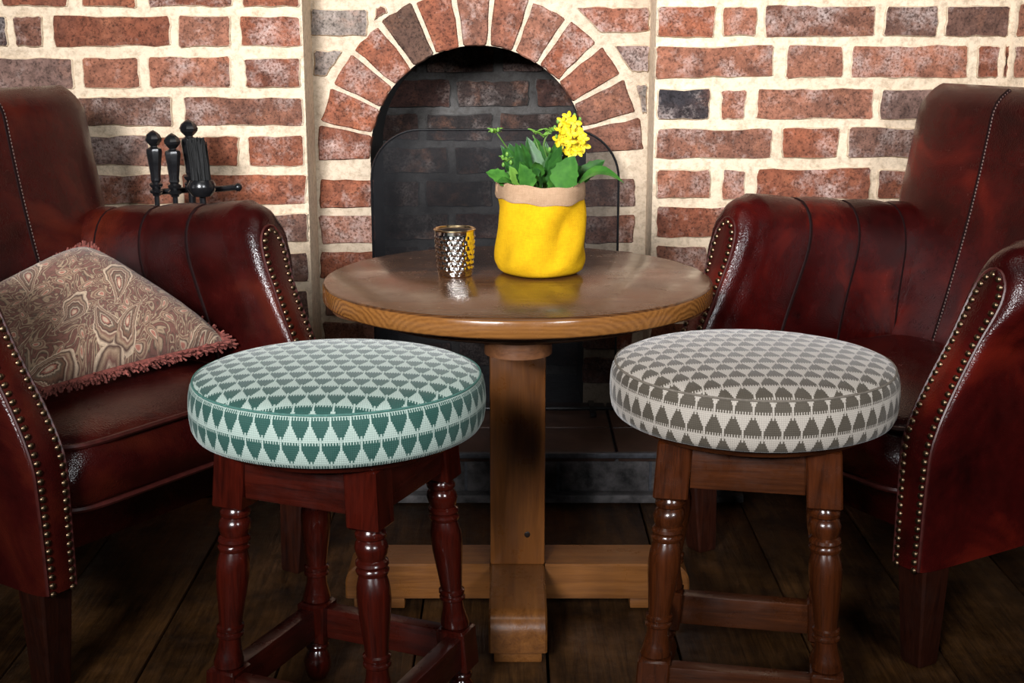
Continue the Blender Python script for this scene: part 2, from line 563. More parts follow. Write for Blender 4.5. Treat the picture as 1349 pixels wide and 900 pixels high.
M = {}
M['brick'] = mat_brick('weathered_brick')
M['soot_brick'] = mat_brick('sooty_brick', 0.6, 0.28)
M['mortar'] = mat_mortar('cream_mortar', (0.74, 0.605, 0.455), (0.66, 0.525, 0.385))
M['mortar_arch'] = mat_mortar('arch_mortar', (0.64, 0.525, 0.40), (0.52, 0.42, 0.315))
M['soot_mortar'] = mat_mortar('sooty_mortar', (0.105, 0.100, 0.097), (0.030, 0.028, 0.027))
M['soot'] = mat_plain('black_soot', (0.006, 0.006, 0.006), 0.95, 0, 20, 0.5, 0.4)
M['floorboard'] = mat_wood('old_floorboard', (0.012, 0.0045, 0.0016), (0.105, 0.046, 0.0135), 'Y', 1.0, 0.5, 0.0, 0.85, 0.4, 0.25)
M['floor_gap'] = mat_plain('dark_subfloor', (0.004, 0.003, 0.002), 0.95)
M['leather_left'] = mat_leather('oxblood_leather_brown', (0.0080, 0.0011, 0.0011), (0.038, 0.0038, 0.0031), (0.120, 0.0175, 0.0070))
M['leather_right'] = mat_leather('oxblood_leather_red', (0.0085, 0.0010, 0.0011), (0.050, 0.0034, 0.0028), (0.21, 0.0155, 0.0065), 0.72)
M['piping'] = mat_plain('leather_piping', (0.055, 0.010, 0.008), 0.38, 0, 60, 0.4)
M['stitch'] = mat_plain('dark_seam', (0.010, 0.0025, 0.0025), 0.7, 0, 200, 0.5, spec=0.12)
M['thread'] = mat_plain('pale_stitching', (0.22, 0.15, 0.13), 0.7)
M['brass'] = mat_plain('aged_brass', (0.17, 0.115, 0.068), 0.36, 1.0, 120, 0.4)
M['dark_leg'] = mat_wood('dark_chair_leg', (0.008, 0.0022, 0.0014), (0.034, 0.008, 0.0036), 'Z', 1, 0.4, spec=0.25)
M['mahogany'] = mat_wood('red_mahogany', (0.010, 0.0016, 0.0010), (0.062, 0.0062, 0.0028), 'Z', 1, 0.20, 0.5)
M['oak_stain'] = mat_wood('brown_stained_oak', (0.013, 0.0034, 0.0012), (0.078, 0.0185, 0.0046), 'Z', 1, 0.22, 0.4)
M['mahogany_x'] = mat_wood('red_mahogany_rail', (0.010, 0.0016, 0.0010), (0.060, 0.0070, 0.0032), 'X', 1, 0.3, 0.2)
M['oak_x'] = mat_wood('brown_stained_oak_rail', (0.013, 0.0034, 0.0012), (0.080, 0.0215, 0.0058), 'X', 1, 0.3, 0.2)
M['table_top'] = mat_table('varnished_table_top')
M['pine_z'] = mat_wood('pine_post', (0.110, 0.034, 0.0075), (0.27, 0.095, 0.021), 'Z', 0.8, 0.34, 0.1)
M['pine_x'] = mat_wood('pine_beam', (0.095, 0.032, 0.008), (0.24, 0.092, 0.022), 'X', 0.8, 0.34, 0.1)
M['pine_y'] = mat_wood('pine_beam_forward', (0.095, 0.032, 0.008), (0.24, 0.092, 0.022), 'Y', 0.8, 0.30, 0.15)
M['pine_dark'] = mat_wood('bearer_wood', (0.06, 0.022, 0.009), (0.16, 0.065, 0.026), 'X', 0.8, 0.4)
M['knot'] = mat_plain('wood_knot', (0.015, 0.006, 0.003), 0.5)
M['green_fabric'] = mat_fabric('green_woven_fabric', (0.010, 0.070, 0.056), (0.42, 0.52, 0.46))
M['grey_fabric'] = mat_fabric('taupe_woven_fabric', (0.070, 0.057, 0.040), (0.48, 0.43, 0.37), True)
M['green_plain'] = mat_plain('green_welt', (0.06, 0.17, 0.14), 0.8, 0, 300, 0.3)
M['grey_plain'] = mat_plain('taupe_welt', (0.17, 0.145, 0.115), 0.8, 0, 300, 0.3)
M['yellow'] = mat_burlap('yellow_jute', (0.52, 0.24, 0.002), (0.86, 0.53, 0.010), 0.0022)
M['burlap'] = mat_burlap('natural_jute', (0.30, 0.17, 0.09), (0.58, 0.39, 0.25), 0.0022)
M['soil'] = mat_plain('potting_soil', (0.02, 0.013, 0.008), 0.95, 0, 90, 0.6, 0.8)
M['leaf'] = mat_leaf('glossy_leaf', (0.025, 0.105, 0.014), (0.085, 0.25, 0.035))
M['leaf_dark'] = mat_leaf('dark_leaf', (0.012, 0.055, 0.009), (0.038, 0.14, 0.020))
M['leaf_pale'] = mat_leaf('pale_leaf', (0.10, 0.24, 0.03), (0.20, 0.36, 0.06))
M['stem'] = mat_leaf('green_stem', (0.05, 0.13, 0.02), (0.11, 0.20, 0.04))
M['petal'] = mat_plain('yellow_petal', (0.74, 0.55, 0.012), 0.6, 0, 150, 0.2)
M['flower_eye'] = mat_plain('flower_centre', (0.75, 0.42, 0.01), 0.7)
M['silver'] = mat_plain('mercury_silver', (0.72, 0.69, 0.64), 0.13, 1.0, 150, 0.18)
M['gilt'] = mat_plain('gilt_rim', (0.66, 0.50, 0.28), 0.22, 1.0)
M['iron'] = mat_plain('black_iron', (0.008, 0.008, 0.009), 0.24, 0.0, 60, 0.4, 0.1, spec=0.6)
M['bristle'] = mat_plain('black_bristle', (0.010, 0.010, 0.010), 0.7, 0, 200, 0.6)
M['screen'] = mat_screen('smoked_screen_mesh')
M['tile'] = mat_plain('brown_quarry_tile', (0.045, 0.022, 0.015), 0.45, 0, 25, 0.45, 0.2)
M['hearth'] = mat_plain('grey_hearth_stone', (0.060, 0.055, 0.055), 0.75, 0, 28, 0.95, 1.0)
M['hearth_edge'] = mat_plain('slate_hearth_edge', (0.055, 0.058, 0.068), 0.5, 0, 60, 0.5, 0.4)
M['paisley'] = mat_paisley('paisley_tapestry')
M['fringe'] = mat_plain('rust_red_fringe', (0.20, 0.055, 0.042), 0.95, 0, 120, 0.55)

# ------------------------------------------------------------------ structure: floor
floor_mb = MB().box((0.05, 1.3, -0.045), (4.2, 4.2, 0.03))
floor = struct(floor_mb.build('floor', M['floor_gap'], smooth=False))
BW = 0.205
prng = random.Random(5)
for i in range(-9, 11):
    x0 = i * BW + 0.055
    y = -0.8
    brk = [prng.uniform(0.4, 1.5), prng.uniform(1.9, 2.4)]
    brk = [prng.uniform(0.2, 1.2)]
    ends = [-0.8] + brk + [3.35]
    for a, b in zip(ends, ends[1:]):
        mb = MB()
        dz = prng.uniform(-0.0015, 0.001)
        mb.box((0, 0, 0), (BW - 0.004, b - a - 0.003, 0.024), 0.001, None, 1)
        o = mb.build('floor_plank', M['floorboard'], floor, ang=60)
        o.location = (x0 + BW / 2, (a + b) / 2, -0.012 + dz - 0.001)
        o.rotation_euler = (0, 0, prng.uniform(-0.002, 0.002))

# ------------------------------------------------------------------ structure: brick walls
YW, YA, YB = 2.88, 3.00, 3.30          # side walls, arch panel, fireback
XL = unproj(405, 200, YW).x            # edges of the chimney recess
XR = unproj(860, 200, YW).x
XC = unproj(1331, 60, YW).x            # corner on the right
ZT = 1.42
REDS = [(0.28, 0.092, 0.048), (0.25, 0.092, 0.054), (0.32, 0.128, 0.077), (0.225, 0.072, 0.038), (0.29, 0.122, 0.076), (0.21, 0.090, 0.058)]
DARKS = [(0.16, 0.082, 0.060), (0.19, 0.115, 0.094), (0.135, 0.090, 0.076)]
GREY = (0.26, 0.22, 0.19)
BLACK = (0.032, 0.028, 0.032)
wr = random.Random(23)

def brick_obj(corners, parent, frame, proud, colr, mat='brick', jit=0.0018, edge='mortar'):
    """corners: 4 (a,b) points counter-clockwise in the wall plane; frame(a,b,depth)->world point"""
    c = [Vector(p) for p in corners]
    pts = []
    for i in range(4):
        p, q, prv, nxt = c[i], c[(i + 1) % 4], c[i - 1], c[(i + 2) % 4]
        L = (q - p).length
        rc = min(0.0042, L * 0.1)
        t0, t1 = rc / L, 1 - rc / L
        n = 9 if L > 0.13 else 5
        for k in range(n):
            t = lerp(t0, t1, k / (n - 1))
            e = p.lerp(q, t)
            nrm = Vector(((q - p).y, -(q - p).x)) / L
            pts.append(e + nrm * wr.uniform(-jit * 1.5, jit * 0.6))
    cen = sum(pts, Vector((0, 0))) / len(pts)
    origin = frame(cen.x, cen.y, 0)
    mb = MB()
    bm = mb.bm
    def ring(sc, d):
        out = []
        for p in pts:
            q = p - cen
            l = q.length
            q2 = cen + q * (1 - sc / max(l, 1e-6))
            out.append(bm.verts.new(frame(q2.x, q2.y, d) - origin))
        return out
    me_mortar = 'soot_mortar' if mat == 'soot_brick' else edge
    r0, r1, r2 = ring(-0.001, -0.02), ring(0.0, proud * 0.4), ring(0.0026, proud)
    n = len(pts)
    for a, b in ((r0, r1), (r1, r2)):
        for i in range(n):
            bm.faces.new((a[i], a[(i + 1) % n], b[(i + 1) % n], b[i]))
    face = bm.faces.new(r2)
    for f_ in bm.faces:
        f_.material_index = 0 if f_ is face else 1
    o = mb.build('brick', M[mat], parent, ang=35, weld=False)
    o.data.materials.append(M[me_mortar])
    o.location = origin
    o.color = (*colr, 1)
    return o

def frame_y(Y):
    return lambda a, b, d: Vector((a, Y - d, b))
def rnd_col():
    k = wr.random()
    if k < 0.78:
        c = wr.choice(REDS)
    elif k < 0.94:
        c = wr.choice(DARKS)
    else:
        c = GREY
    s = wr.uniform(0.85, 1.12)
    return tuple(min(1, x * s) for x in c)

def rect(frame, parent, x0, x1, z0, z1, colr, proud=None, mat='brick', sag=0.0, edge='mortar'):
    j = lambda: wr.uniform(-0.0022, 0.0022)
    cs = [(x0 + j(), z0 + j()), (x1 + j(), z0 + j() + sag), (x1 + j(), z1 + j() + sag), (x0 + j(), z1 + j())]
    return brick_obj(cs, parent, frame, proud if proud else wr.uniform(0.0035, 0.0065), colr, mat, edge=edge)

def auto_row(frame, parent, x0, x1, z0, z1, phase, long_=0.238, short=0.115, gap=0.017, mat='brick', colf=rnd_col):
    """one course of bricks filling x0..x1"""
    x = x0
    k = phase
    while x < x1 - 0.02:
        L = (long_ if k % 2 == 0 else short) * wr.uniform(0.95, 1.05)
        e = min(x + L, x1)
        if x1 - e < 0.05:
            e = x1
        if e - x > 0.02:
            rect(frame, parent, x, e, z0, z1, colf(), None, mat)
        x = e + gap
        k += 1

# --- left wall
wl = MB()
wl.box(((-2.0 + XL) / 2, YW + 0.15, ZT / 2), (XL + 2.0, 0.30, ZT), 0.006, None, 2)
wall_left = struct(wl.build('wall_left', M['mortar']))
fy = frame_y(YW)
D1, D2, D3 = DARKS
left_rows = [
    (-31, 10, [(0, 91, REDS[3]), (107, 181, REDS[0]), (193, 306, REDS[3]), (318, 398, REDS[0])]),
    (20, 62, [(-50, 10, BLACK), (20, 58, REDS[5]), (69, 226, REDS[3]), (234, 306, REDS[4]), (316, 396, REDS[0])]),
    (75, 116, [(-60, 97, D2), (110, 185, REDS[2]), (197, 305, REDS[2]), (322, 398, REDS[3])]),
    (127, 166, [(-55, 90, REDS[1]), (104, 228, D1), (242, 400, REDS[5])]),
    (178, 219, [(-30, 48, REDS[0]), (60, 198, D2), (207, 317, REDS[3]), (327, 403, REDS[0])]),
    (230, 270, [(-70, 84, D1), (98, 230, REDS[1]), (240, 405, REDS[0])]),
    (281, 319, [(60, 215, D2), (228, 330, REDS[3]), (341, 406, D1)]),
    (332, 371, [(120, 290, REDS[1]), (303, 407, D1)]),
    (383, 421, [(100, 240, REDS[3]), (252, 408, D1)]),
]
def lay(rows, parent, frame, Y, xl, xr, phase0, n_below=9, n_above=5):
    ph = phase0
    zs = []
    for (y0, y1, bs) in rows:
        z1, z0 = unproj(600, y0, Y).z, unproj(600, y1, Y).z
        zs.append((z0, z1))
        xs = []
        for (a, b, c) in bs:
            xa, xb = unproj(a, (y0 + y1) / 2, Y).x, unproj(b, (y0 + y1) / 2, Y).x
            xb = min(xb, xr - 0.004) if xr is not None else xb
            xs.append((xa, xb))
            s = wr.uniform(0.9, 1.1)
            rect(frame, parent, xa, xb, z0, z1, tuple(min(1, v * s) for v in c))
        if xl is not None and xs[0][0] - 0.017 > xl + 0.05:
            auto_row(frame, parent, xl, xs[0][0] - 0.017, z0, z1, ph)
        if xr is not None and xs[-1][1] + 0.017 < xr - 0.03:
            auto_row(frame, parent, xs[-1][1] + 0.017, xr - 0.008, z0, z1, ph)
        ph += 1
    pitch = (zs[0][0] - zs[-1][0]) / (len(zs) - 1)
    hb = zs[0][1] - zs[0][0]
    for k in range(1, n_below):
        z0 = zs[-1][0] - pitch * k
        if z0 < 0.0:
            break
        auto_row(frame, parent, xl, xr - 0.006, z0, z0 + hb, ph + k)
    for k in range(1, n_above):
        z0 = zs[0][0] + pitch * k
        if z0 + hb > ZT - 0.005:
            break
        auto_row(frame, parent, xl, xr - 0.006, z0, z0 + hb, ph + k)
    return zs, pitch, hb
lay(left_rows, wall_left, fy, YW, -1.98, XL, 0)

# --- right wall and the canted wall beyond the corner
wrr = MB()
wrr.box(((XR + XC + 0.05) / 2, YW + 0.15, ZT / 2), (XC + 0.05 - XR, 0.30, ZT), 0.006, None, 2)
wall_right = struct(wrr.build('wall_right', M['mortar']))
right_rows = [
    (-44, -4, [(862, 1010, REDS[0]), (1022, 1095, REDS[4]), (1108, 1262, REDS[3]), (1274, 1328, REDS[1])]),
    (8, 49, [(866, 943, REDS[0]), (951, 997, REDS[2]), (1006, 1153, REDS[5]), (1164, 1236, D1), (1245, 1328, D1)]),
    (60, 103, [(863, 1020, REDS[2]), (1034, 1111, REDS[4]), (1119, 1275, REDS[2]), (1287, 1315, REDS[3]), (1322, 1334, REDS[3])]),
    (116, 158, [(864, 936, BLACK), (948, 983, REDS[2]), (995, 1150, REDS[4]), (1158, 1230, D2), (1242, 1328, REDS[0])]),
    (168, 209, [(863, 1017, REDS[5]), (1029, 1104, REDS[0]), (1117, 1275, D1), (1287, 1328, REDS[1])]),
    (222, 262, [(863, 936, REDS[2]), (949, 982, REDS[2]), (994, 1146, REDS[3]), (1155, 1228, REDS[3]), (1240, 1328, REDS[0])]),
    (272, 312, [(863, 1010, REDS[3]), (1022, 1096, REDS[0]), (1108, 1264, REDS[1])]),
    (323, 362, [(863, 931, REDS[5]), (943, 978, REDS[3]), (990, 1140, REDS[0])]),
    (373, 411, [(863, 1006, D1), (1018, 1092, REDS[3])]),
]
lay(right_rows, wall_right, fy, YW, XR, XC, 1)
ca = R(-48)
cd = Vector((math.cos(ca), math.sin(ca), 0))
cn = Vector((-math.sin(ca), math.cos(ca), 0))        # away from the room
mc = MB()
mc.box((0.65, 0.15, ZT / 2), (1.3, 0.30, ZT), 0.0)
mc.xform(Matrix.Translation((XC, YW, 0)) @ Matrix.Rotation(ca, 4, 'Z'))
wall_canted = struct(mc.build('wall_right_canted', M['mortar'], smooth=False))
fc = lambda a, b, d: Vector((XC, YW, 0)) + cd * a - cn * d + Vector((0, 0, b))
zr = [unproj(600, y, YW).z for y in (49, 8)]
k = 0
z0 = zr[0] + 0.0835 * 4
while z0 > 0.0:
    if z0 + 0.066 < ZT:
        auto_row(fc, wall_canted, 0.012, 1.28, z0, z0 + 0.066, k)
    z0 -= 0.0835
    k += 1

# --- arch panel in the recess
ctr = unproj(630, 205, YA)
CX, CZ = ctr.x, ctr.z
RI = (unproj(772, 205, YA).x - unproj(488, 205, YA).x) / 2
RO = RI + 0.118
pan = MB()
bm = pan.bm
XA0, XA1 = XL - 0.05, XR + 0.05
NA = 40
arch = [(CX - RI * math.cos(math.pi * i / NA), CZ + RI * math.sin(math.pi * i / NA)) for i in range(NA + 1)]
outline = [(CX - RI, 0.0)] + arch + [(CX + RI, 0.0)]
def quad(*p):
    bm.faces.new([bm.verts.new(v) for v in p])
for s0, s1 in ((XA0, CX - RI), (CX + RI, XA1)):
    quad((s0, YA, 0), (s1, YA, 0), (s1, YA, CZ), (s0, YA, CZ))
    quad((s0, YA, CZ), (s1, YA, CZ), (s1, YA, ZT), (s0, YA, ZT))
for p, q in zip(arch, arch[1:]):
    quad((p[0], YA, p[1]), (q[0], YA, q[1]), (q[0], YA, ZT), (p[0], YA, ZT))
quad((XA0, YA, ZT), (XA1, YA, ZT), (XA1, YA + 0.3, ZT), (XA0, YA + 0.3, ZT))
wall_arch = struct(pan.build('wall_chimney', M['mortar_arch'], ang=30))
fa = frame_y(YA)
vcol = [REDS[3], REDS[0], REDS[1], REDS[0], (0.10, 0.055, 0.038), REDS[3], REDS[5], REDS[1], REDS[4], REDS[3], REDS[1], REDS[5], REDS[5]]
for i in range(13):
    a = R(180 - (4.5 + i * 14.0))
    h0, h1 = 0.0255, 0.0372 + wr.uniform(-0.002, 0.002)
    r0, r1 = RI - 0.003 + wr.uniform(0, 0.002), RO + wr.uniform(-0.008, 0.006)
    er, et = Vector((math.cos(a), math.sin(a))), Vector((-math.sin(a), math.cos(a)))
    c0 = Vector((CX, CZ))
    cs = [c0 + er * r0 - et * h0, c0 + er * r1 - et * h1, c0 + er * r1 + et * h1, c0 + er * r0 + et * h0]
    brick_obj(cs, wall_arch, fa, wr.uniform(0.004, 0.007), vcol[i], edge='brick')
leg_h = 0.063
zc = CZ - 0.052
k = 0
LC = [REDS[0], REDS[4], REDS[3], D1, REDS[5], REDS[3], REDS[3], D1]
RC_ = [D1, REDS[5], REDS[3], D1, REDS[3], REDS[5], REDS[3], D1]
while zc - leg_h > 0.10:
    w = wr.uniform(-0.006, 0.006)
    rect(fa, wall_arch, CX - RI - 0.112 + w, CX - RI + 0.0025, zc - leg_h, zc, LC[k % 8], edge='brick')
    rect(fa, wall_arch, CX + RI - 0.0025, CX + RI + 0.112 + w, zc - leg_h, zc, RC_[k % 8], edge='brick')
    zc -= 0.0805
    k += 1
def px_brick(x0, y0, x1, y1, c, pts=None):
    P = pts if pts else [(x0, y1), (x1, y1), (x1, y0), (x0, y0)]
    q = [unproj(x, y, YA) for x, y in P]
    brick_obj([(v.x, v.z) for v in q], wall_arch, fa, 0.007, c)
px_brick(409, 12, 485, 48, GREY)
px_brick(0, 0, 0, 0, GREY, [(414, 101), (430, 101), (452, 66), (414, 66)])
px_brick(0, 0, 0, 0, REDS[5], [(493, 28), (512, 16), (505, 6), (494, 10)])
px_brick(0, 0, 0, 0, REDS[1], [(790, 44), (856, 42), (856, 9), (757, 9)])
px_brick(0, 0, 0, 0, D2, [(830, 95), (856, 95), (856, 58), (809, 58)])
px_brick(0, 0, 0, 0, GREY, [(846, 150), (852, 150), (852, 110), (836, 110)])
for r_ in range(1, 5):
    zz = unproj(600, 9, YA).z + 0.012 + 0.08 * (r_ - 1) + 0.012
    if r_ >= 2 or True:
        for (a, b) in ((XL + 0.004, XL + 0.13), (XR - 0.13, XR - 0.004)):
            if zz + 0.066 < ZT:
                rect(fa, wall_arch, a, b, zz, zz + 0.064, rnd_col())
        if zz > CZ + RO + 0.01 and zz + 0.066 < ZT:
            auto_row(fa, wall_arch, XL + 0.147, XR - 0.147, zz, zz + 0.064, r_)

# --- firebox: sooty sides, brick back
fb = MB()
bm = fb.bm
def quad(*p):
    bm.faces.new([bm.verts.new(v) for v in p])
ZA = 0.10
for p, q in zip(outline, outline[1:]):
    quad((p[0], YA, p[1]), (p[0], YB + 0.02, p[1]), (q[0], YB + 0.02, q[1]), (q[0], YA, q[1]))
firebox = struct(fb.build('wall_firebox', M['soot'], ang=30))
fbk = MB()
fbk.box((CX, YB + 0.05, 0.6), (2 * RI + 0.2, 0.1, 1.2))
fireback = struct(fbk.build('wall_fireback', M['soot_mortar'], smooth=False))
ff = frame_y(YB)
def soot_col():
    return wr.choice([(0.060, 0.024, 0.018), (0.045, 0.026, 0.022), (0.036, 0.027, 0.024), (0.028, 0.022, 0.021)])
z0 = 0.11
k = 0
while z0 < CZ + RI:
    half = RI + 0.03
    auto_row(ff, fireback, CX - half - (0.06 if k % 2 else 0.16), CX + half, z0, z0 + 0.064, 0, 0.175, 0.165, 0.014, 'soot_brick', soot_col)
    z0 += 0.080
    k += 1

# --- raised hearth
hx0, hx1, hy0, hz = -0.47, 0.47, 2.635, 0.105
hm = MB()
hm.box(((hx0 + hx1) / 2, (hy0 + 0.012 + YA) / 2, 0.042), (hx1 - hx0 - 0.02, YA - hy0 - 0.012, 0.083), 0.004)
hm.box((CX, (YA + YB) / 2, 0.045), (2 * RI - 0.002, YB - YA, 0.09), 0.0)
hearth = struct(hm.build('floor_hearth', M['hearth_edge']))
xs = [hx0, -0.26, -0.02, 0.212, hx1]
for i in range(4):
    for (ya, yb) in ((hy0, 2.80), (2.806, YA - 0.003)):
        t = MB().box(((xs[i] + xs[i + 1]) / 2, (ya + yb) / 2, 0.0935), (xs[i + 1] - xs[i] - 0.006, yb - ya, 0.021), 0.003)
        t.build('hearth_tile', M['tile'], hearth)
nos = MB()
nos.box(((hx0 + hx1) / 2, hy0 - 0.006, 0.099), (hx1 - hx0, 0.012, 0.011), 0.002)
nos.build('nosing', M['hearth_edge'], hearth)
hr = random.Random(3)
for i in range(5):
    a = lerp(hx0, hx1, i / 5)
    b = lerp(hx0, hx1, (i + 1) / 5)
    st = MB()
    bb = bmesh.ops.create_grid(st.bm, x_segments=14, y_segments=6, size=0.5)
    for v in bb['verts']:
        v.co = Vector((lerp(a + 0.003, b - 0.003, v.co.x + 0.5), hy0 + 0.010 - 0.012 * hr.random() * (1 if abs(v.co.x) < 0.49 and abs(v.co.y) < 0.49 else 0), lerp(0.016, 0.090, v.co.y + 0.5)))
    st.build('hearth_stone', M['hearth'], hearth, ang=80)
lg = MB().box(((hx0 + hx1) / 2, hy0 - 0.004, 0.009), (hx1 - hx0, 0.03, 0.018), 0.005)
lg.build('hearth_kerb', M['hearth'], hearth)

# ------------------------------------------------------------------ armchairs
def arm_front(z):
    return -0.058 + 0.116 * smooth01((z - 0.34) / 0.29) ** 0.9
ARM_KEYS = [(0.244, 0.165), (0.243, 0.26), (0.242, 0.36), (0.244, 0.44), (0.246, 0.505), (0.249, 0.560), (0.262, 0.605), (0.288, 0.631),
            (0.322, 0.631), (0.348, 0.605), (0.356, 0.570), (0.346, 0.537), (0.328, 0.512), (0.318, 0.46), (0.312, 0.38), (0.305, 0.27), (0.302, 0.165)]
PANEL_KEYS = [(0.2485, 0.168), (0.2485, 0.26), (0.2490, 0.36), (0.254, 0.44), (0.261, 0.505), (0.2645, 0.548), (0.273, 0.583), (0.290, 0.600),
              (0.309, 0.597), (0.321, 0.578), (0.3225, 0.553), (0.317, 0.527), (0.312, 0.505), (0.3075, 0.46), (0.304, 0.38), (0.299, 0.27), (0.2965, 0.168)]
ARM = resample(catmull(ARM_KEYS, 8), 64)
PANEL = []
_a, _p = catmull(ARM_KEYS, 8), catmull(PANEL_KEYS, 8)
for q in ARM:                                    # keep both outlines in step
    bi = min(range(len(_a)), key=lambda i: math.dist(_a[i], q))
    PANEL.append(_p[bi])
def offset_line(line, d):
    out = []
    n = len(line)
    for i, p in enumerate(line):
        a, b = line[max(i - 1, 0)], line[min(i + 1, n - 1)]
        tx, tz = b[0] - a[0], b[1] - a[1]
        L = max(1e-9, math.hypot(tx, tz))
        # outward normal (outline runs inner-bottom -> top -> outer-bottom)
        out.append((p[0] - tz / L * d, p[1] + tx / L * d))
    return out
def arm_off(d):
    return offset_line(ARM, d)
def arm_lift(z, t):
    """the arm line rises towards the front scroll"""
    return lerp(0.009, -0.040, t) * smooth01((z - 0.42) / 0.18)
ARM_SEAMS = [0.155, 0.290, 0.425]
def puff(v, seams, lo, hi, amt):
    ks = [lo] + seams + [hi]
    for a, b in zip(ks, ks[1:]):
        if a <= v <= b:
            t = (v - a) / (b - a)
            return amt * (math.sin(math.pi * t) ** 0.5 if 0 < t < 1 else 0)
    return 0.0

def make_chair(label, leather, loc, rz):
    root = thing('armchair', label, 'armchair', loc, rz, None)
    lm = M[leather]
    wrk = random.Random(int(abs(loc[0]) * 1000))
    for s in (-1, 1):
        # arm body
        mb = MB()
        rows = []
        for k in range(7):
            th_ = math.pi / 2 * k / 6
            m_ = math.sin(th_)
            dv = -0.006 + 0.040 * (1 - math.cos(th_))
            row = []
            for i in range(len(ARM)):
                u, z = lerp(PANEL[i][0], ARM[i][0], m_), lerp(PANEL[i][1], ARM[i][1], m_)
                ruck = 0.0016 * math.sin(i * 1.9) * math.sin(math.pi * m_) * smooth01((z - 0.52) / 0.05)
                row.append((s * u, arm_front(z) + dv + ruck, z + arm_lift(z, 0)))
            rows.append(row)
        NT_ = 36
        for k in range(1, NT_ + 1):
            t = k / NT_
            vmid = lerp(0.02, 0.55, t)
            am = puff(vmid, ARM_SEAMS, -0.05, 0.50, 0.007)
            o = arm_off(am)
            row = []
            for i, (u, z) in enumerate(o):
                v0 = arm_front(z) + 0.034
                w = (i / (len(o) - 1))
                if w > 0.66:                       # outside panel is flat
                    u, z = ARM[i]
                zz = z + arm_lift(z, t)
                row.append((s * u, lerp(v0, 0.56, t), zz))
            rows.append(row)
        mb.grid(rows)
        arm = mb.build('arm', lm, root, ang=60)
        # front facing panel
        o = offset_line(PANEL, 0.0)
        K = len(o)
        pn = MB()
        rr = []
        for i in range(K // 2):
            a, b = Vector(o[i]), Vector(o[K - 1 - i])
            row = []
            for q in range(7):
                t = q / 6
                p = a.lerp(b, t)
                bul = 0.004 * math.sin(math.pi * t)
                row.append((s * p.x, arm_front(p.y) - 0.0062 - bul, p.y + arm_lift(p.y, 0)))
            rr.append(row)
        pn.grid(rr)
        panel = pn.build('arm_front_panel', lm, arm, ang=60)
        # piping and nails
        pp = MB()
        pp.tube([(s * u, arm_front(z) - 0.006, z + arm_lift(z, 0)) for u, z in PANEL], 0.0026, 6)
        pp.build('piping', M['piping'], arm)
        o3 = resample(offset_line(PANEL, -0.0072), 80)
        path = [(s * u, arm_front(z) - 0.0085, z + arm_lift(z, 0)) for u, z in o3]
        L = sum(math.dist(a, b) for a, b in zip(path, path[1:]))
        nl = MB()
        for p in resample(path, int(L / 0.0128)):
            nl.ball(p, 0.0052, 8, 5, (1, 0.7, 1))
        nn = nl.build('nailhead_trim', M['brass'], arm)
        nn['kind'] = 'stuff'
        # sewn seams over the arm
        for vs_ in ARM_SEAMS:
            t = (vs_ - 0.02) / 0.53
            sm = MB()
            pth = []
            for i, (u, z) in enumerate(ARM[: int(K * 0.66)]):
                if z < 0.28:
                    continue
                pth.append((s * u, lerp(arm_front(z) + 0.034, 0.56, t), z + arm_lift(z, t)))
            sm.tube(pth, 0.0042, 6)
            sm.build('seam', M['stitch'], arm)
        # front leg
        lgm = MB()
        a, b = 0.028, 0.019
        top, bot = Vector((s * 0.272, -0.026, 0.17)), Vector((s * 0.266, -0.014, 0.0))
        rws = []
        for c, h in ((bot, b), (bot.lerp(top, 0.04), b + 0.0015), (top, a)):
            rws.append([(c.x + h * x, c.y + h * y, c.z) for x, y in ((-1, -.86), (-.86, -1), (.86, -1), (1, -.86), (1, .86), (.86, 1), (-.86, 1), (-1, .86))])
        V = lgm.grid(rws, cv=True)
        lgm.bm.faces.new(V[0])
        lgm.build('leg', M['dark_leg'], root, ang=30)
        # rear leg, raked backwards
        lgm = MB()
        top, bot = Vector((s * 0.262, 0.50, 0.18)), Vector((s * 0.262, 0.545, 0.0))
        rws = []
        for c, h in ((bot, 0.018), (top, 0.026)):
            rws.append([(c.x + h * x, c.y + h * y, c.z) for x, y in ((-1, -.86), (-.86, -1), (.86, -1), (1, -.86), (1, .86), (.86, 1), (-.86, 1), (-1, .86))])
        V = lgm.grid(rws, cv=True)
        lgm.bm.faces.new(V[0])
        lgm.build('leg', M['dark_leg'], root, ang=30)
    # seat frame
    sf = MB().box((0, 0.285, 0.215), (0.52, 0.48, 0.10), 0.012)
    sf.build('seat_frame', lm, root)
    # back
    bk = MB()
    BS = [-0.142, 0.0, 0.142]
    rows = []
    ztop = 0.832
    levels = [0.17 + 0.61 * k / 22 for k in range(23)] + [0.79, 0.80, 0.812, 0.822, 0.829, 0.832, 0.832]
    NU = 72
    def vback(z):
        return 0.425 + 0.125 * max(0, (z - 0.36)) / 0.47 + 0.012 * math.sin(max(0, z - 0.36) / 0.47 * math.pi)
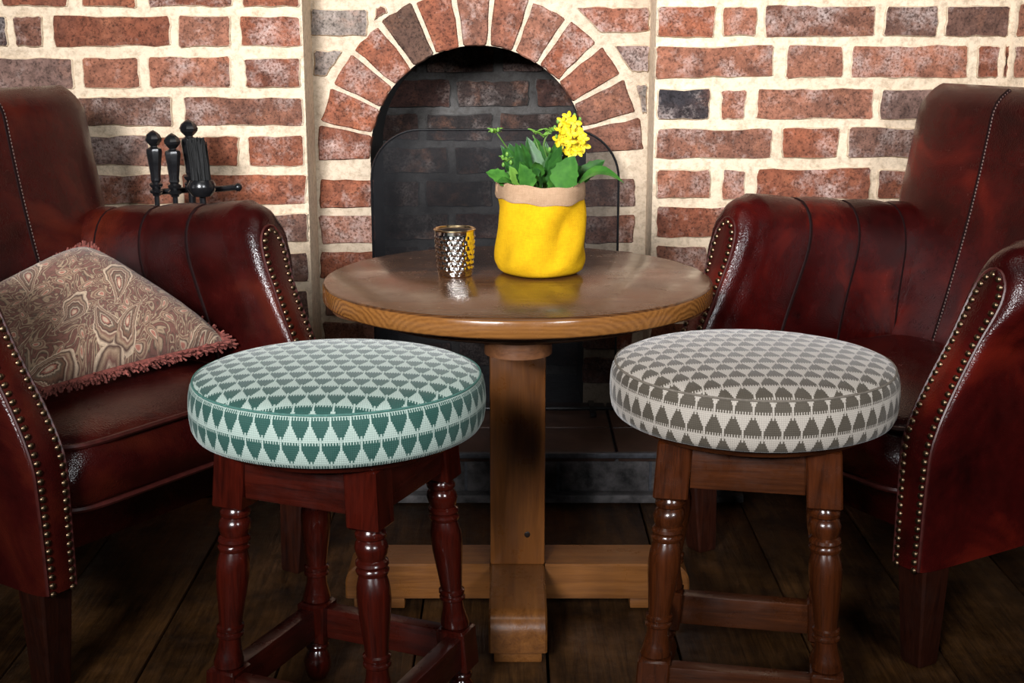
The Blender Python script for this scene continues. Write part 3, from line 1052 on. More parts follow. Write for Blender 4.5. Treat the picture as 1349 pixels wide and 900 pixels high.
    for li, z in enumerate(levels):
        t = max(0.0, (z - 0.78) / (ztop - 0.78))
        shrink = math.sqrt(max(0.0, 1 - t * t)) if li < len(levels) - 1 else 0.0
        hw = 0.318 + 0.034 * smooth01((z - 0.5) / 0.12) - 0.022 * t ** 1.6
        th = 0.060 * max(shrink, 0.05)
        if li == len(levels) - 1:
            hw, th = 0.22, 0.001
        cv = vback(z) + 0.060
        row = []
        for k in range(NU):
            a = 2 * math.pi * k / NU
            ca_, sa_ = math.cos(a), math.sin(a)
            u = hw * (abs(ca_) ** 0.25) * (1 if ca_ >= 0 else -1)
            v = th * (abs(sa_) ** 0.45) * (1 if sa_ >= 0 else -1)
            if sa_ < 0:
                fall = smooth01((hw - abs(u)) / 0.05)
                v -= puff(u, BS, -hw - 0.001, hw + 0.001, 0.009) * fall * min(1, shrink * 1.5)
                v += 0.010 * (1 - (u / hw) ** 2) * 0 + 0.0
                if z < 0.62:                       # soft creases near the arms
                    v += 0.003 * math.sin(u * 90 + z * 40) * smooth01((abs(u) - 0.13) / 0.1) * smooth01((0.62 - z) / 0.15)
            row.append((u, cv + v, z))
        rows.append(row)
    V = bk.grid(rows, cv=True)
    bk.bm.faces.new(V[-1])
    bk.bm.faces.new(V[0])
    back = bk.build('backrest', lm, root, ang=70)
    for us in BS:
        sm = MB()
        th = MB()
        pth = []
        for z in [0.37 + 0.456 * k / 40 for k in range(41)]:
            t = max(0.0, (z - 0.78) / (ztop - 0.78))
            pth.append((us, vback(z) + 0.060 - 0.060 * math.sqrt(max(0.02, 1 - t * t)) - 0.0025, z))
        sm.tube(pth, 0.0048, 6)
        sm.build('seam', M['stitch'], back)
        for p in resample(pth, 75)[::1]:
            th.box((p[0] + 0.0030, p[1] - 0.0040, p[2]), (0.0015, 0.0014, 0.0034))
        tt = th.build('stitching', M['thread'], back, smooth=False)
        tt['kind'] = 'stuff'
    # seat cushion
    cu = MB()
    hx, v0, v1, zb, zt = 0.240, -0.050, 0.44, 0.262, 0.362
    cx_, cy_ = 0.0, (v0 + v1) / 2
    hy = (v1 - v0) / 2
    def ring(ins, z, crown=0.0):
        row = []
        for k in range(80):
            a = 2 * math.pi * k / 80
            ca_, sa_ = math.cos(a), math.sin(a)
            u = (hx - ins) * (abs(ca_) ** 0.22) * (1 if ca_ >= 0 else -1)
            v = (hy - ins) * (abs(sa_) ** 0.22) * (1 if sa_ >= 0 else -1)
            row.append((u, cy_ + v, z + crown))
        return row
    rows = []
    for ins, z in ((0.10, zb - 0.004), (0.03, zb - 0.003), (0.010, zb), (0.002, zb + 0.012), (-0.006, zb + 0.035), (-0.009, (zb + zt) / 2), (-0.006, zt - 0.035), (0.002, zt - 0.012), (0.010, zt),
                   (0.03, zt + 0.010), (0.07, zt + 0.021), (0.12, zt + 0.028), (0.18, zt + 0.031), (0.235, zt + 0.032)):
        r_ = ring(ins, z)
        r_ = [(u, v - (0.004 * math.sin(u * 55 + z * 70) if zb + 0.01 < z < zt - 0.01 and v < 0 else 0), zz) for (u, v, zz) in r_]
        rows.append(r_)
    V = cu.grid(rows, cv=True)
    cu.bm.faces.new(V[0])
    cu.bm.faces.new(V[-1])
    seat = cu.build('seat_cushion', lm, root, ang=60)
    for z in (zb + 0.002, zt - 0.002):
        w = MB()
        w.tube(ring(0.003, z), 0.0045, 6, closed=True)
        w.build('piping', M['piping'], seat)
    return root

def yaw(ux, uy):
    return math.atan2(uy, ux)
chair_r = make_chair('cherry-red worn leather club armchair with an empty seat', 'leather_right', (0.500, 2.160, 0), yaw(0.511, -0.859))
chair_l = make_chair('dark oxblood leather club armchair holding the paisley cushion', 'leather_left', (-0.5435, 2.070, 0), yaw(0.513, 0.859) - R(2.5))

# ------------------------------------------------------------------ paisley cushion on the left armchair
def chair_l_pt(u, v, z):
    a = yaw(0.513, 0.859) - R(2.5)
    return Vector((-0.5435 + u * math.cos(a) - v * math.sin(a), 2.070 + u * math.sin(a) + v * math.cos(a), z))
cC, cB, cA, cD = chair_l_pt(-0.150, 0.105, 0.408), chair_l_pt(0.215, 0.075, 0.414), chair_l_pt(0.125, 0.325, 0.570), chair_l_pt(-0.195, 0.335, 0.478)
pil = thing('throw_pillow', 'brown and tan paisley tapestry cushion with rust red fringe', 'cushion', tuple(cC))
N_ = 26
pn = (cB - cC).cross(cD - cC).normalized()
if pn.y > 0:
    pn = -pn
rowsF, rowsB = [], []
def pil_pt(s, t, side):
    p = cC.lerp(cB, s).lerp(cD.lerp(cA, s), t)
    a, b = 2 * s - 1, 2 * t - 1
    # edges bow inwards between the corners
    cen = (cA + cB + cC + cD) / 4
    e = 0.045 * ((1 - a * a) * b ** 4 + (1 - b * b) * a ** 4)
    p = p.lerp(cen, e)
    h = 0.060 * ((1 - a ** 4) * (1 - b ** 4)) ** 0.55
    h += 0.004 * math.sin(7 * s + 3 * t) * (1 - a * a) * (1 - b * b)
    return p + pn * h * side - cC
mbp = MB()
for side in (1, -0.30):
    mbp.grid([[pil_pt(i / N_, j / N_, side) for j in range(N_ + 1)] for i in range(N_ + 1)])
po = mbp.build('cover', M['paisley'], pil, ang=80)
uvl = po.data.uv_layers.new(name='UVMap')
ex, ey = (cB - cC), (cD - cC)
for lp in po.data.loops:
    v = po.data.vertices[lp.vertex_index].co
    uvl.data[lp.index].uv = (v.dot(ex) / ex.length_squared * 1.1, v.dot(ey) / ey.length_squared * 1.0)
fr = MB()
frr = random.Random(8)
edge = [(i / 60, 0) for i in range(61)] + [(1, i / 60) for i in range(1, 61)] + [(1 - i / 60, 1) for i in range(1, 61)] + [(0, 1 - i / 60) for i in range(1, 60)]
ep = [pil_pt(s, t, 0) for s, t in edge]
fr.tube(ep, 0.0055, 6, closed=True)
cen = (cA + cB + cC + cD) / 4 - cC
n = len(ep)
for k in range(n * 5):
    i = k // 5
    p = ep[i].lerp(ep[(i + 1) % n], (k % 5) / 5)
    out = (p - cen).normalized()
    d = (out + pn * frr.uniform(-0.8, 0.8) + Vector((frr.uniform(-.35, .35), frr.uniform(-.35, .35), frr.uniform(-.35, .2)))).normalized()
    q = p + d * frr.uniform(0.010, 0.018)
    m = p.lerp(q, 0.5) + Vector((frr.uniform(-1, 1), frr.uniform(-1, 1), frr.uniform(-1, 1))) * 0.0025
    fr.tube([p, m, q], 0.0019, 4)
fo = fr.build('fringe', M['fringe'], pil, weld=False)
fo['kind'] = 'stuff'

# ------------------------------------------------------------------ table
TX, TY, TH, TR = 0.009, 2.150, 0.556, 0.310
table = thing('pub_table', 'round varnished wooden pedestal table on a square post and cross base', 'table', (TX, TY, 0))
tp = MB()
tp.lathe([(0.0, TH - 0.031), (TR - 0.006, TH - 0.031), (TR - 0.0015, TH - 0.029), (TR, TH - 0.026), (TR, TH - 0.006), (TR - 0.002, TH - 0.002), (TR - 0.006, TH), (0.0, TH)], 128)
tp.build('table_top', M['table_top'], table, ang=50)
br = MB()
pl = []
n = 14
def stadium(hl, hw):
    o = []
    for sgn in (1, -1):
        for k in range(n + 1):
            a = -math.pi / 2 + math.pi * k / n
            o.append((sgn * (hl - hw + hw * math.cos(a)), sgn * hw * math.sin(a)))
    return o
def slab(mb, outline, z0, z1, swap=False):
    pts = [((y, x) if swap else (x, y)) for x, y in outline]
    V = mb.grid([[(x, y, z0) for x, y in pts], [(x, y, z1) for x, y in pts]], cv=True)
    mb.bm.faces.new(V[0])
    mb.bm.faces.new(V[1])
slab(br, stadium(0.297, 0.115), TH - 0.053, TH - 0.0322)
br.build('bearer', M['pine_dark'], table, ang=40)
br = MB()
slab(br, stadium(0.245, 0.05), TH - 0.0755, TH - 0.0535, True)
br.build('bearer', M['pine_dark'], table, ang=40)
br = MB()
br.lathe([(0.118, TH - 0.053), (0.24, TH - 0.053), (0.245, TH - 0.050), (0.245, TH - 0.036), (0.242, TH - 0.0322), (0.118, TH - 0.0322)], 64)
br.build('round_plate', M['pine_dark'], table, ang=40)
ps = MB().box((0, 0, (0.082 + TH - 0.054) / 2), (0.090, 0.090, TH - 0.054 - 0.082), 0.004)
post = ps.build('post', M['pine_z'], table)
kn = MB()
kn.ball((0.016, -0.0445, 0.135), 0.0055, 10, 6, (1, 0.25, 1.1))
kn.build('wood_knot', M['knot'], post)
def foot_beam(along, lo, hi, m):
    mb = MB()
    # side profile with a rounded nose, extruded across the width
    pts = [(lo, 0.022)]
    for k in range(9):
        a = math.pi / 2 * k / 8
        pts.append((hi - 0.034 + 0.034 * math.sin(a), 0.082 - 0.034 + 0.034 * math.cos(a)) if k else (hi - 0.034, 0.082))
    pts.append((hi, 0.022))
    pts.insert(1, (lo, 0.082))
    hw = 0.0445
    rows = []
    for w in (-hw, -hw + 0.003, hw - 0.003, hw):
        e = 0.003 if abs(w) == hw else 0
        rows.append([])
        for (d, z) in pts:
            rows[-1].append(Vector((d - (e if d > lo else 0), w, z - (e if z > 0.05 else 0))))
    V = mb.grid(rows, cv=True)
    mb.bm.faces.new(V[0])
    mb.bm.faces.new(V[-1])
    mb.xform(Matrix.Rotation(along, 4, 'Z'))
    o = mb.build('foot_beam', m, table, ang=35)
    pd = MB().box((hi - 0.055, 0, 0.0115), (0.085, 0.074, 0.022), 0.003)
    pd.xform(Matrix.Rotation(along, 4, 'Z'))
    pd.build('foot_pad', m, o)
foot_beam(0.0, 0.0455, 0.285, M['pine_x'])
foot_beam(math.pi, 0.0455, 0.285, M['pine_x'])
foot_beam(-math.pi / 2, 0.0, 0.245, M['pine_y'])
foot_beam(math.pi / 2, 0.0, 0.245, M['pine_y'])

# ------------------------------------------------------------------ stools
def make_stool(label, loc, rot, fabric, welt, wood, rail):
    """rot: angle of the first leg"""
    root = thing('pub_stool', label, 'stool', loc, 0, 'round pub stools')
    zs, zt, RR = 0.443, 0.514, 0.190
    prof = [(0.0, zs), (RR - 0.012, zs), (RR - 0.004, zs + 0.003), (RR - 0.0005, zs + 0.010), (RR + 0.0015, zs + 0.022), (RR + 0.002, zs + 0.036), (RR + 0.001, zs + 0.052),
            (RR - 0.001, zt - 0.010), (RR - 0.005, zt - 0.003), (RR - 0.009, zt), (RR - 0.016, zt + 0.0035), (RR - 0.03, zt + 0.007), (RR - 0.055, zt + 0.0105), (RR - 0.09, zt + 0.013), (RR - 0.13, zt + 0.0145), (0.0, zt + 0.015)]
    mb = MB()
    def wob(p, a):
        k = 1 + 0.0035 * math.sin(3 * a + 1) + 0.002 * math.sin(7 * a)
        return Vector((p.x * k, p.y * k, p.z))
    mb.lathe(prof, 96, None, wob)
    seat = mb.build('seat_cushion', M[fabric], root, ang=60)
    me = seat.data
    uvl = me.uv_layers.new(name='UVMap')
    for p in me.polygons:
        c = p.center
        side = abs(p.normal.z) < 0.62 and c.z < zt - 0.001
        ac = math.atan2(c.y, c.x)
        for li in p.loop_indices:
            v = me.vertices[me.loops[li].vertex_index].co
            if side:
                a = math.atan2(v.y, v.x)
                while a - ac > math.pi:
                    a -= 2 * math.pi
                while a - ac < -math.pi:
                    a += 2 * math.pi
                uvl.data[li].uv = (a * RR, v.z - zs + 0.0005)
            else:
                uvl.data[li].uv = (v.x + 0.006, v.y * 1.0)
    w = MB()
    w.tube([wob(Vector(((RR - 0.0052) * math.cos(a), (RR - 0.0045) * math.sin(a), zt - 0.003)), a) for a in [2 * math.pi * k / 96 for k in range(96)]], 0.0016, 6, closed=True)
    w.build('welt', M[welt], seat)
    # base board under the cushion
    sb = MB()
    sb.lathe([(0.0, zs - 0.012), (RR - 0.03, zs - 0.012), (RR - 0.026, zs - 0.006), (RR - 0.026, zs), (0.0, zs)], 48)
    sb.build('seat_board', M[rail], root)
    tops, feet = [], []
    rt, rf = 0.132, 0.170
    for k in range(4):
        a = rot + k * math.pi / 2
        tops.append(Vector((rt * math.cos(a), rt * math.sin(a), zs - 0.013)))
        feet.append(Vector((rf * math.cos(a), rf * math.sin(a), 0.0)))
    # turned profile (z, r) from the foot up
    turned_low = [(0.000, 0.010), (0.004, 0.0145), (0.018, 0.0195), (0.032, 0.0205), (0.044, 0.0165), (0.050, 0.0130), (0.053, 0.0165), (0.058, 0.0175), (0.062, 0.0150), (0.068, 0.0150)]
    turned = [(0.128, 0.0150), (0.133, 0.0200), (0.139, 0.0200), (0.147, 0.0178), (0.160, 0.0150), (0.171, 0.0142), (0.174, 0.0180), (0.177, 0.0180), (0.179, 0.0160), (0.181, 0.0160), (0.183, 0.0180), (0.187, 0.0180), (0.189, 0.0150),
              (0.200, 0.0158), (0.222, 0.0182), (0.245, 0.0208), (0.262, 0.0218), (0.275, 0.0212), (0.285, 0.0190), (0.291, 0.0172), (0.293, 0.0200), (0.297, 0.0212), (0.300, 0.0190), (0.302, 0.0190), (0.305, 0.0212), (0.309, 0.0205), (0.312, 0.0172),
              (0.318, 0.0195), (0.326, 0.0212), (0.333, 0.0195), (0.337, 0.0165), (0.340, 0.0195), (0.344, 0.0200), (0.348, 0.0170), (0.356, 0.0165)]
    ztop_leg = zs - 0.013
    for k in range(4):
        t_, f_ = tops[k], feet[k]
        fa_ = rot + k * math.pi / 2 + math.pi / 4
        ca_, sa_ = math.cos(fa_), math.sin(fa_)
        mb = MB()
        def axis(z):
            w = z / ztop_leg
            return f_.lerp(t_, w)
        def sq(z0, z1, h, bev=0.003):
            rws = []
            for (z, hh) in ((z0, h - bev), (z0 + bev, h), (z1 - bev, h), (z1, h - bev)):
                c = axis(z)
                r_ = []
                for x, y in ((-1, -.9), (-.9, -1), (.9, -1), (1, -.9), (1, .9), (.9, 1), (-.9, 1), (-1, .9)):
                    x, y = x * hh, y * hh
                    r_.append((c.x + x * ca_ - y * sa_, c.y + x * sa_ + y * ca_, z))
                rws.append(r_)
            V = mb.grid(rws, cv=True)
            mb.bm.faces.new(V[0])
            mb.bm.faces.new(V[-1])
        def turn(pr):
            rws = []
            for z, r_ in pr:
                c = axis(z)
                rws.append([(c.x + r_ * math.cos(2 * math.pi * q / 20), c.y + r_ * math.sin(2 * math.pi * q / 20), z) for q in range(20)])
            V = mb.grid(rws, cv=True)
            mb.bm.faces.new(V[0])
            mb.bm.faces.new(V[-1])
        turn(turned_low)
        sq(0.067, 0.130, 0.0215)
        turn(turned)
        sq(0.352, ztop_leg, 0.0225)
        mb.build('leg', M[wood], root, ang=35)
    def rail_part(name, p, q, z0, z1, th, inset, out=0.0):
        d = (q - p)
        d.z = 0
        L = d.length - 2 * inset
        d.normalize()
        c = (p + q) / 2
        nrm = Vector((d.y, -d.x, 0))
        mb = MB()
        mb.box((0, 0, 0), (L, th, z1 - z0), 0.002)
        o = mb.build(name, M[rail], root)
        o.location = (c.x + nrm.x * out, c.y + nrm.y * out, (z0 + z1) / 2)
        o.rotation_euler = (0, 0, math.atan2(d.y, d.x))
    for k in range(4):
        a, b = k, (k + 1) % 4
        zt_ = ztop_leg
        pa = lambda i, z: feet[i].lerp(tops[i], z / ztop_leg)
        rail_part('apron', pa(a, 0.40), pa(b, 0.40), 0.368, ztop_leg, 0.022, 0.0215, 0.006)
        rail_part('stretcher', pa(a, 0.10), pa(b, 0.10), 0.076, 0.122, 0.024, 0.0205, 0.004)
    return root
make_stool('low round stool with green and white triangle weave seat and red mahogany legs', (-0.2265, 1.712, 0), R(22), 'green_fabric', 'green_plain', 'mahogany', 'mahogany_x')
make_stool('low round stool with taupe and cream triangle weave seat and brown oak legs', (0.3235, 1.772, 0), R(34), 'grey_fabric', 'grey_plain', 'oak_stain', 'oak_x')

# ------------------------------------------------------------------ votive glass
vg = thing('votive_holder', 'dimpled silver mercury glass tealight holder on the table', 'candle holder', (-0.0915, 2.166, TH + 0.0003))
mb = MB()
def dimple(p, a):
    z = p.z
    k = max(0.0, min(1.0, (z - 0.004) / 0.006)) * max(0.0, min(1.0, (0.068 - z) / 0.006))
    row = z / 0.0085
    ph = 9 * a + (math.pi / 2 if int(row) % 2 else 0)
    b = 0.0019 * k * (abs(math.sin(ph)) ** 0.8) * abs(math.sin(math.pi * row)) ** 0.8
    r = math.hypot(p.x, p.y)
    s = (r + b) / r if r > 1e-6 and p.z < 0.2 else 1
    return Vector((p.x * s, p.y * s, z))
prof = [(0.0, 0.0), (0.0265, 0.0)] + [(0.0275 + 0.0050 * (z / 0.074), z) for z in [0.001 + 0.073 * i / 46 for i in range(47)]]
mb.lathe(prof, 108, None, dimple)
mb.build('glass_body', M['silver'], vg, ang=70)
mb = MB()
mb.lathe([(0.0315, 0.073), (0.0305, 0.0735), (0.0288, 0.05), (0.0265, 0.008), (0.0, 0.007)], 48)
mb.build('inner_wall', M['gilt'], vg)
mb = MB()
mb.tube([(0.0322 * math.cos(a), 0.0322 * math.sin(a), 0.0745) for a in [2 * math.pi * k / 64 for k in range(64)]], 0.0017, 8, closed=True)
mb.build('rim', M['gilt'], vg)

# ------------------------------------------------------------------ yellow jute bag
BX, BY = 0.0455, 2.190
bag = thing('plant_bag', 'yellow jute plant bag with a folded natural burlap cuff', 'plant pot', (BX, BY, TH + 0.0003))
def bagf(p, a):
    r = math.hypot(p.x, p.y)
    if r < 1e-6:
        return p
    z = p.z
    sq_ = 1 + 0.030 * math.cos(4 * a + 0.6)
    fold = 0.0026 * math.sin(3 * a + z * 28) * smooth01(z / 0.03) + 0.0035 * math.sin(5 * a - z * 55 + 1.0) * smooth01(z / 0.02)
    # one deep diagonal crease on the right of the front
    ac = R(-62) + (z - 0.06) * 5.0
    da = (a - ac + math.pi) % (2 * math.pi) - math.pi
    fold -= 0.0014 * math.exp(-(da / 0.13) ** 2) * smooth01(z / 0.03) * smooth01((0.118 - z) / 0.03)
    k = (r * sq_ + fold * min(1.0, r / 0.05)) / r
    return Vector((p.x * k, p.y * k, z))
mb = MB()
prof = [(0.0, 0.0), (0.045, 0.0), (0.060, 0.002), (0.067, 0.007), (0.0700, 0.016)] + [(0.0705 - 0.0045 * t + 0.001 * math.sin(t * 9), 0.016 + 0.114 * t) for t in [i / 24 for i in range(1, 25)]]
mb.lathe(prof, 96, None, bagf)
mb.build('bag_body', M['yellow'], bag, ang=80)
mb = MB()
def cuff(p, a):
    q = bagf(Vector((p.x, p.y, 0.125)), a)
    return Vector((q.x, q.y, p.z + 0.0035 * math.sin(2 * a + 0.8) + 0.0012 * math.sin(9 * a)))
mb.lathe([(0.0675, 0.123), (0.0695, 0.120), (0.0708, 0.124), (0.0700, 0.138), (0.0690, 0.146), (0.0672, 0.1485), (0.0650, 0.146), (0.0640, 0.120)], 96, None, cuff)
for f_ in list(mb.bm.faces):
    if len(f_.verts) > 8:
        mb.bm.faces.remove(f_)
mb.build('cuff', M['burlap'], bag, ang=80)
mb = MB()
mb.tube([(-0.066 - 0.004 * math.sin(t * math.pi), -0.012 + 0.004 * t, 0.128 + 0.020 * t) for t in [i / 8 for i in range(9)]] + [(-0.060, -0.004, 0.151), (-0.052, 0.0, 0.150)], 0.0013, 6)
mb.build('loose_thread', M['burlap'], bag)
mb = MB()
mb.lathe([(0.0, 0.116), (0.03, 0.117), (0.062, 0.114), (0.062, 0.110), (0.0, 0.110)], 32)
mb.build('soil', M['soil'], bag)

# ------------------------------------------------------------------ kalanchoe
plant = thing('flowering_plant', 'leafy green kalanchoe with a yellow flower head in the jute bag', 'plant', (BX, BY, TH + 0.117))
S_ = 1 / 807.0
def pp(px, py, dy=0.0):
    """photo pixel at the plant's depth -> plant coordinates"""
    q = unproj(px, py, BY + dy)
    return Vector((q.x - BX, q.y - BY, q.z - TH - 0.117))
def leaf(base, tip, width, arch=0.0, facing=(0, -1, 0.35), mat='leaf', scallop=0.10, cup=0.15):
    base, tip = Vector(base), Vector(tip)
    d = tip - base
    L = d.length
    t = d.normalized()
    f = Vector(facing).normalized()
    sd = t.cross(f)
    if sd.length < 1e-3:
        sd = t.cross(Vector((1, 0, 0)))
    sd.normalize()
    nm = sd.cross(t).normalized()
    if nm.dot(f) < 0:
        nm = -nm
    mb = MB()
    top, bot = [], []
    nl, nw = 14, 6
    for i in range(nl + 1):
        s = i / nl
        w = width * 0.5 * (math.sin(math.pi * min(1, s ** 0.8 * 0.97 + 0.03)) ** 0.75)
        if s < 0.22:
            w = max(0.0018, w * (s / 0.22) ** 1.3)
        w *= 1 + scallop * math.sin(s * 32) * (0.3 if s < 0.3 else 1)
        c = base + d * s + Vector((0, 0, 1)) * arch * math.sin(math.pi * s) + nm * 0.0
        rt_, rb_ = [], []
        for j in range(nw + 1):
            q = -1 + 2 * j / nw
            p = c + sd * w * q + nm * (cup * w * q * q - 0.0010 * (1 - abs(q)) ** 3)
            rt_.append(p + nm * 0.0006 * (1 - q * q))
            rb_.append(p - nm * 0.0006 * (1 - q * q))
        top.append(rt_)
        bot.append(rb_)
    mb.grid(top)
    mb.grid(bot)
    return mb.build('leaf', M[mat], plant, ang=80)
# main leaves, read from the photograph
leaf(pp(734, 254, -0.035), pp(757, 205, -0.05), 0.045, 0.0, (-0.2, -1, 0.25), 'leaf')
leaf(pp(754, 250, -0.03), pp(822, 241, -0.045), 0.026, 0.024, (0.0, -0.55, 1), 'leaf', 0.05)
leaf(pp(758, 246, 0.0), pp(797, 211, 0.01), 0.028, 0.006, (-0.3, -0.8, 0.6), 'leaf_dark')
leaf(pp(676, 247, -0.025), pp(640, 227, -0.04), 0.030, 0.004, (0.1, -0.7, 0.7), 'leaf', 0.14)
leaf(pp(684, 250, -0.02), pp(655, 241, -0.05), 0.024, 0.008, (0, -0.5, 1), 'leaf')
leaf(pp(701, 252, -0.04), pp(685, 216, -0.055), 0.029, 0.0, (0.35, -1, 0.1), 'leaf', 0.12)
leaf(pp(690, 252, -0.02), pp(671, 219, -0.03), 0.022, 0.0, (0.2, -1, 0.3), 'leaf_pale')
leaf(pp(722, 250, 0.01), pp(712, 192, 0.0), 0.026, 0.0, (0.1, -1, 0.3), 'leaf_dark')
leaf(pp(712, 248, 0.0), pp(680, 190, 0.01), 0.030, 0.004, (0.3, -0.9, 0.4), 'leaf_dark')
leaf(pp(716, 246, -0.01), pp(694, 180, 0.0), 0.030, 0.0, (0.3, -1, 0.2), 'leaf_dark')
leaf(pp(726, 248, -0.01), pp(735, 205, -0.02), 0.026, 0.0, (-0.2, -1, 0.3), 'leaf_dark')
leaf(pp(740, 246, 0.02), pp(775, 222, 0.05), 0.030, 0.008, (0, -0.7, 0.8), 'leaf_dark')
lr = random.Random(4)
for k in range(52):
    a = lr.uniform(0, 2 * math.pi)
    r0, r1 = lr.uniform(0.0, 0.035), lr.uniform(0.035, 0.062)
    hh = lr.uniform(0.04, 0.100)
    b = Vector((r0 * math.cos(a), r0 * math.sin(a), lr.uniform(0.0, 0.045)))
    t = Vector((r1 * math.cos(a) - 0.008, r1 * math.sin(a), hh))
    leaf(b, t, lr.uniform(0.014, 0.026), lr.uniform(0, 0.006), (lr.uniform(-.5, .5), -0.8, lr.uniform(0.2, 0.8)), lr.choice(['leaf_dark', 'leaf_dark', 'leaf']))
def stem(path, r=0.0016):
    mb = MB()
    p = resample(catmull([tuple(q) for q in path], 6), 14)
    mb.tube(p, lambda t: r * (1 - 0.35 * t), 7)
    return mb.build('stem', M['stem'], plant)
stem([pp(722, 255), pp(722, 215), pp(716, 190), pp(725, 172)], 0.0017)
stem([pp(716, 255), pp(712, 205), pp(702, 178)], 0.0016)
stem([pp(735, 255), pp(742, 220), pp(747, 195), pp(750, 160)], 0.0019)
stem([pp(700, 255), pp(690, 220), pp(672, 200), pp(655, 176, -0.01)], 0.0016)
stem([pp(708, 255), pp(700, 225), pp(684, 208), pp(668, 212, -0.02)], 0.0013)
stem([pp(728, 255), pp(728, 215), pp(736, 195)], 0.0014)
stem([pp(742, 200), pp(738, 190), pp(740, 178)], 0.0010)
stem([pp(746, 200), pp(758, 192), pp(764, 182)], 0.0010)
# tiny leaves and buds at the stem ends
for (px, py, dy) in ((652, 175, -0.012), (706, 176, 0), (716, 180, 0), (726, 174, 0.0), (668, 212, -0.02)):
    c = pp(px, py, dy)
    for k in range(6):
        a = 2 * math.pi * k / 6 + px
        leaf(c, c + Vector((0.013 * math.cos(a), 0.007 * math.sin(a), 0.0055 + 0.003 * math.sin(k * 2.2))), 0.0055, 0.0015, (0, -0.5, 1), 'leaf_pale', 0.0)
bud_mesh = MB().ball((0, 0, 0), 0.0026, 8, 6, (1, 1, 1.5)).mesh('bud')
bud_mesh.materials.append(M['leaf_pale'])
for (px, py) in ((731, 168), (735, 160), (764, 157), (733, 180), (757, 152), (662, 207), (668, 203), (673, 214), (663, 217), (735, 198), (648, 172), (656, 171), (724, 197)):
    o = link('bud', bud_mesh, plant)
    o.location = pp(px, py, -0.022)
def petal_mesh():
    mb = MB()
    rows = []
    for i in range(6):
        s = i / 5
        w = 0.0030 * math.sin(math.pi * (0.12 + 0.80 * s)) ** 0.8
        rows.append([(w * q, 0.001 + 0.0082 * s, 0.0022 * s * s + 0.0008 * q * q) for q in (-1, -0.5, 0, 0.5, 1)])
    mb.grid(rows)
    me = mb.mesh('petal', ang=80)
    me.materials.append(M['petal'])
    return me
pm = petal_mesh()
eye_mesh = MB().ball((0, 0, 0.0004), 0.0014, 8, 5, (1, 1, 0.8)).mesh('flower_eye')
eye_mesh.materials.append(M['flower_eye'])
fl_pts = [(741, 160), (749, 155), (757, 161), (747, 166), (738, 171), (741, 180), (752, 176), (760, 174), (768, 183), (762, 187), (751, 187), (741, 189), (756, 196), (748, 198), (761, 199), (768, 192), (736, 184), (752, 203), (765, 177), (745, 173)]
fr_ = random.Random(12)
for (px, py) in fl_pts:
    e = thing('flower', '', '')
    del e['label'], e['category']
    e.parent = plant
    e.location = pp(px, py, fr_.uniform(-0.034, -0.016))
    e.rotation_euler = (R(90) + fr_.uniform(-0.7, 0.4), fr_.uniform(-0.3, 0.3), fr_.uniform(-0.7, 0.7))
    sc = fr_.uniform(1.05, 1.35)
    e.scale = (sc, sc, sc)
    for k in range(4):
        p = link('petal', pm, e)
        p.rotation_euler = (0, 0, k * math.pi / 2 + fr_.uniform(-0.15, 0.15) + px)
    link('flower_eye', eye_mesh, e)

# ------------------------------------------------------------------ fire screen
SX0, SX1, SY, SZ1 = unproj(491, 300, 2.925).x, unproj(814, 300, 2.925).x, 2.925, unproj(650, 171, 2.925).z
screen = thing('fire_screen', 'arched smoked dark mesh fire screen standing before the fireplace opening', 'fire screen', ((SX0 + SX1) / 2, SY, 0.1045))
hw, hh = (SX1 - SX0) / 2, SZ1 - 0.1045
rc = 0.105
ol = [(-hw, 0.006)]
for k in range(13):
    a = math.pi - math.pi / 2 * k / 12
    ol.append((-hw + rc + rc * math.cos(a), hh - rc + rc * math.sin(a)))
for k in range(13):
    a = math.pi / 2 - math.pi / 2 * k / 12
    ol.append((hw - rc + rc * math.cos(a), hh - rc + rc * math.sin(a)))
ol.append((hw, 0.006))
mb = MB()
fv_ = [mb.bm.verts.new((x, 0.0, z)) for x, z in ol]
mb.bm.faces.new(fv_)
mb.build('mesh_panel', M['screen'], screen, smooth=False)
mb = MB()
mb.tube([(x, 0, z) for x, z in ol], 0.0026, 8)
mb.tube([(-hw, 0, 0.006), (hw, 0, 0.006)], 0.0045, 8)
mb.build('frame', M['iron'], screen)
for s in (-1, 1):
    mb = MB().box((s * (hw - 0.05), 0, 0.005), (0.014, 0.11, 0.0095), 0.003)
    mb.build('foot', M['iron'], screen)

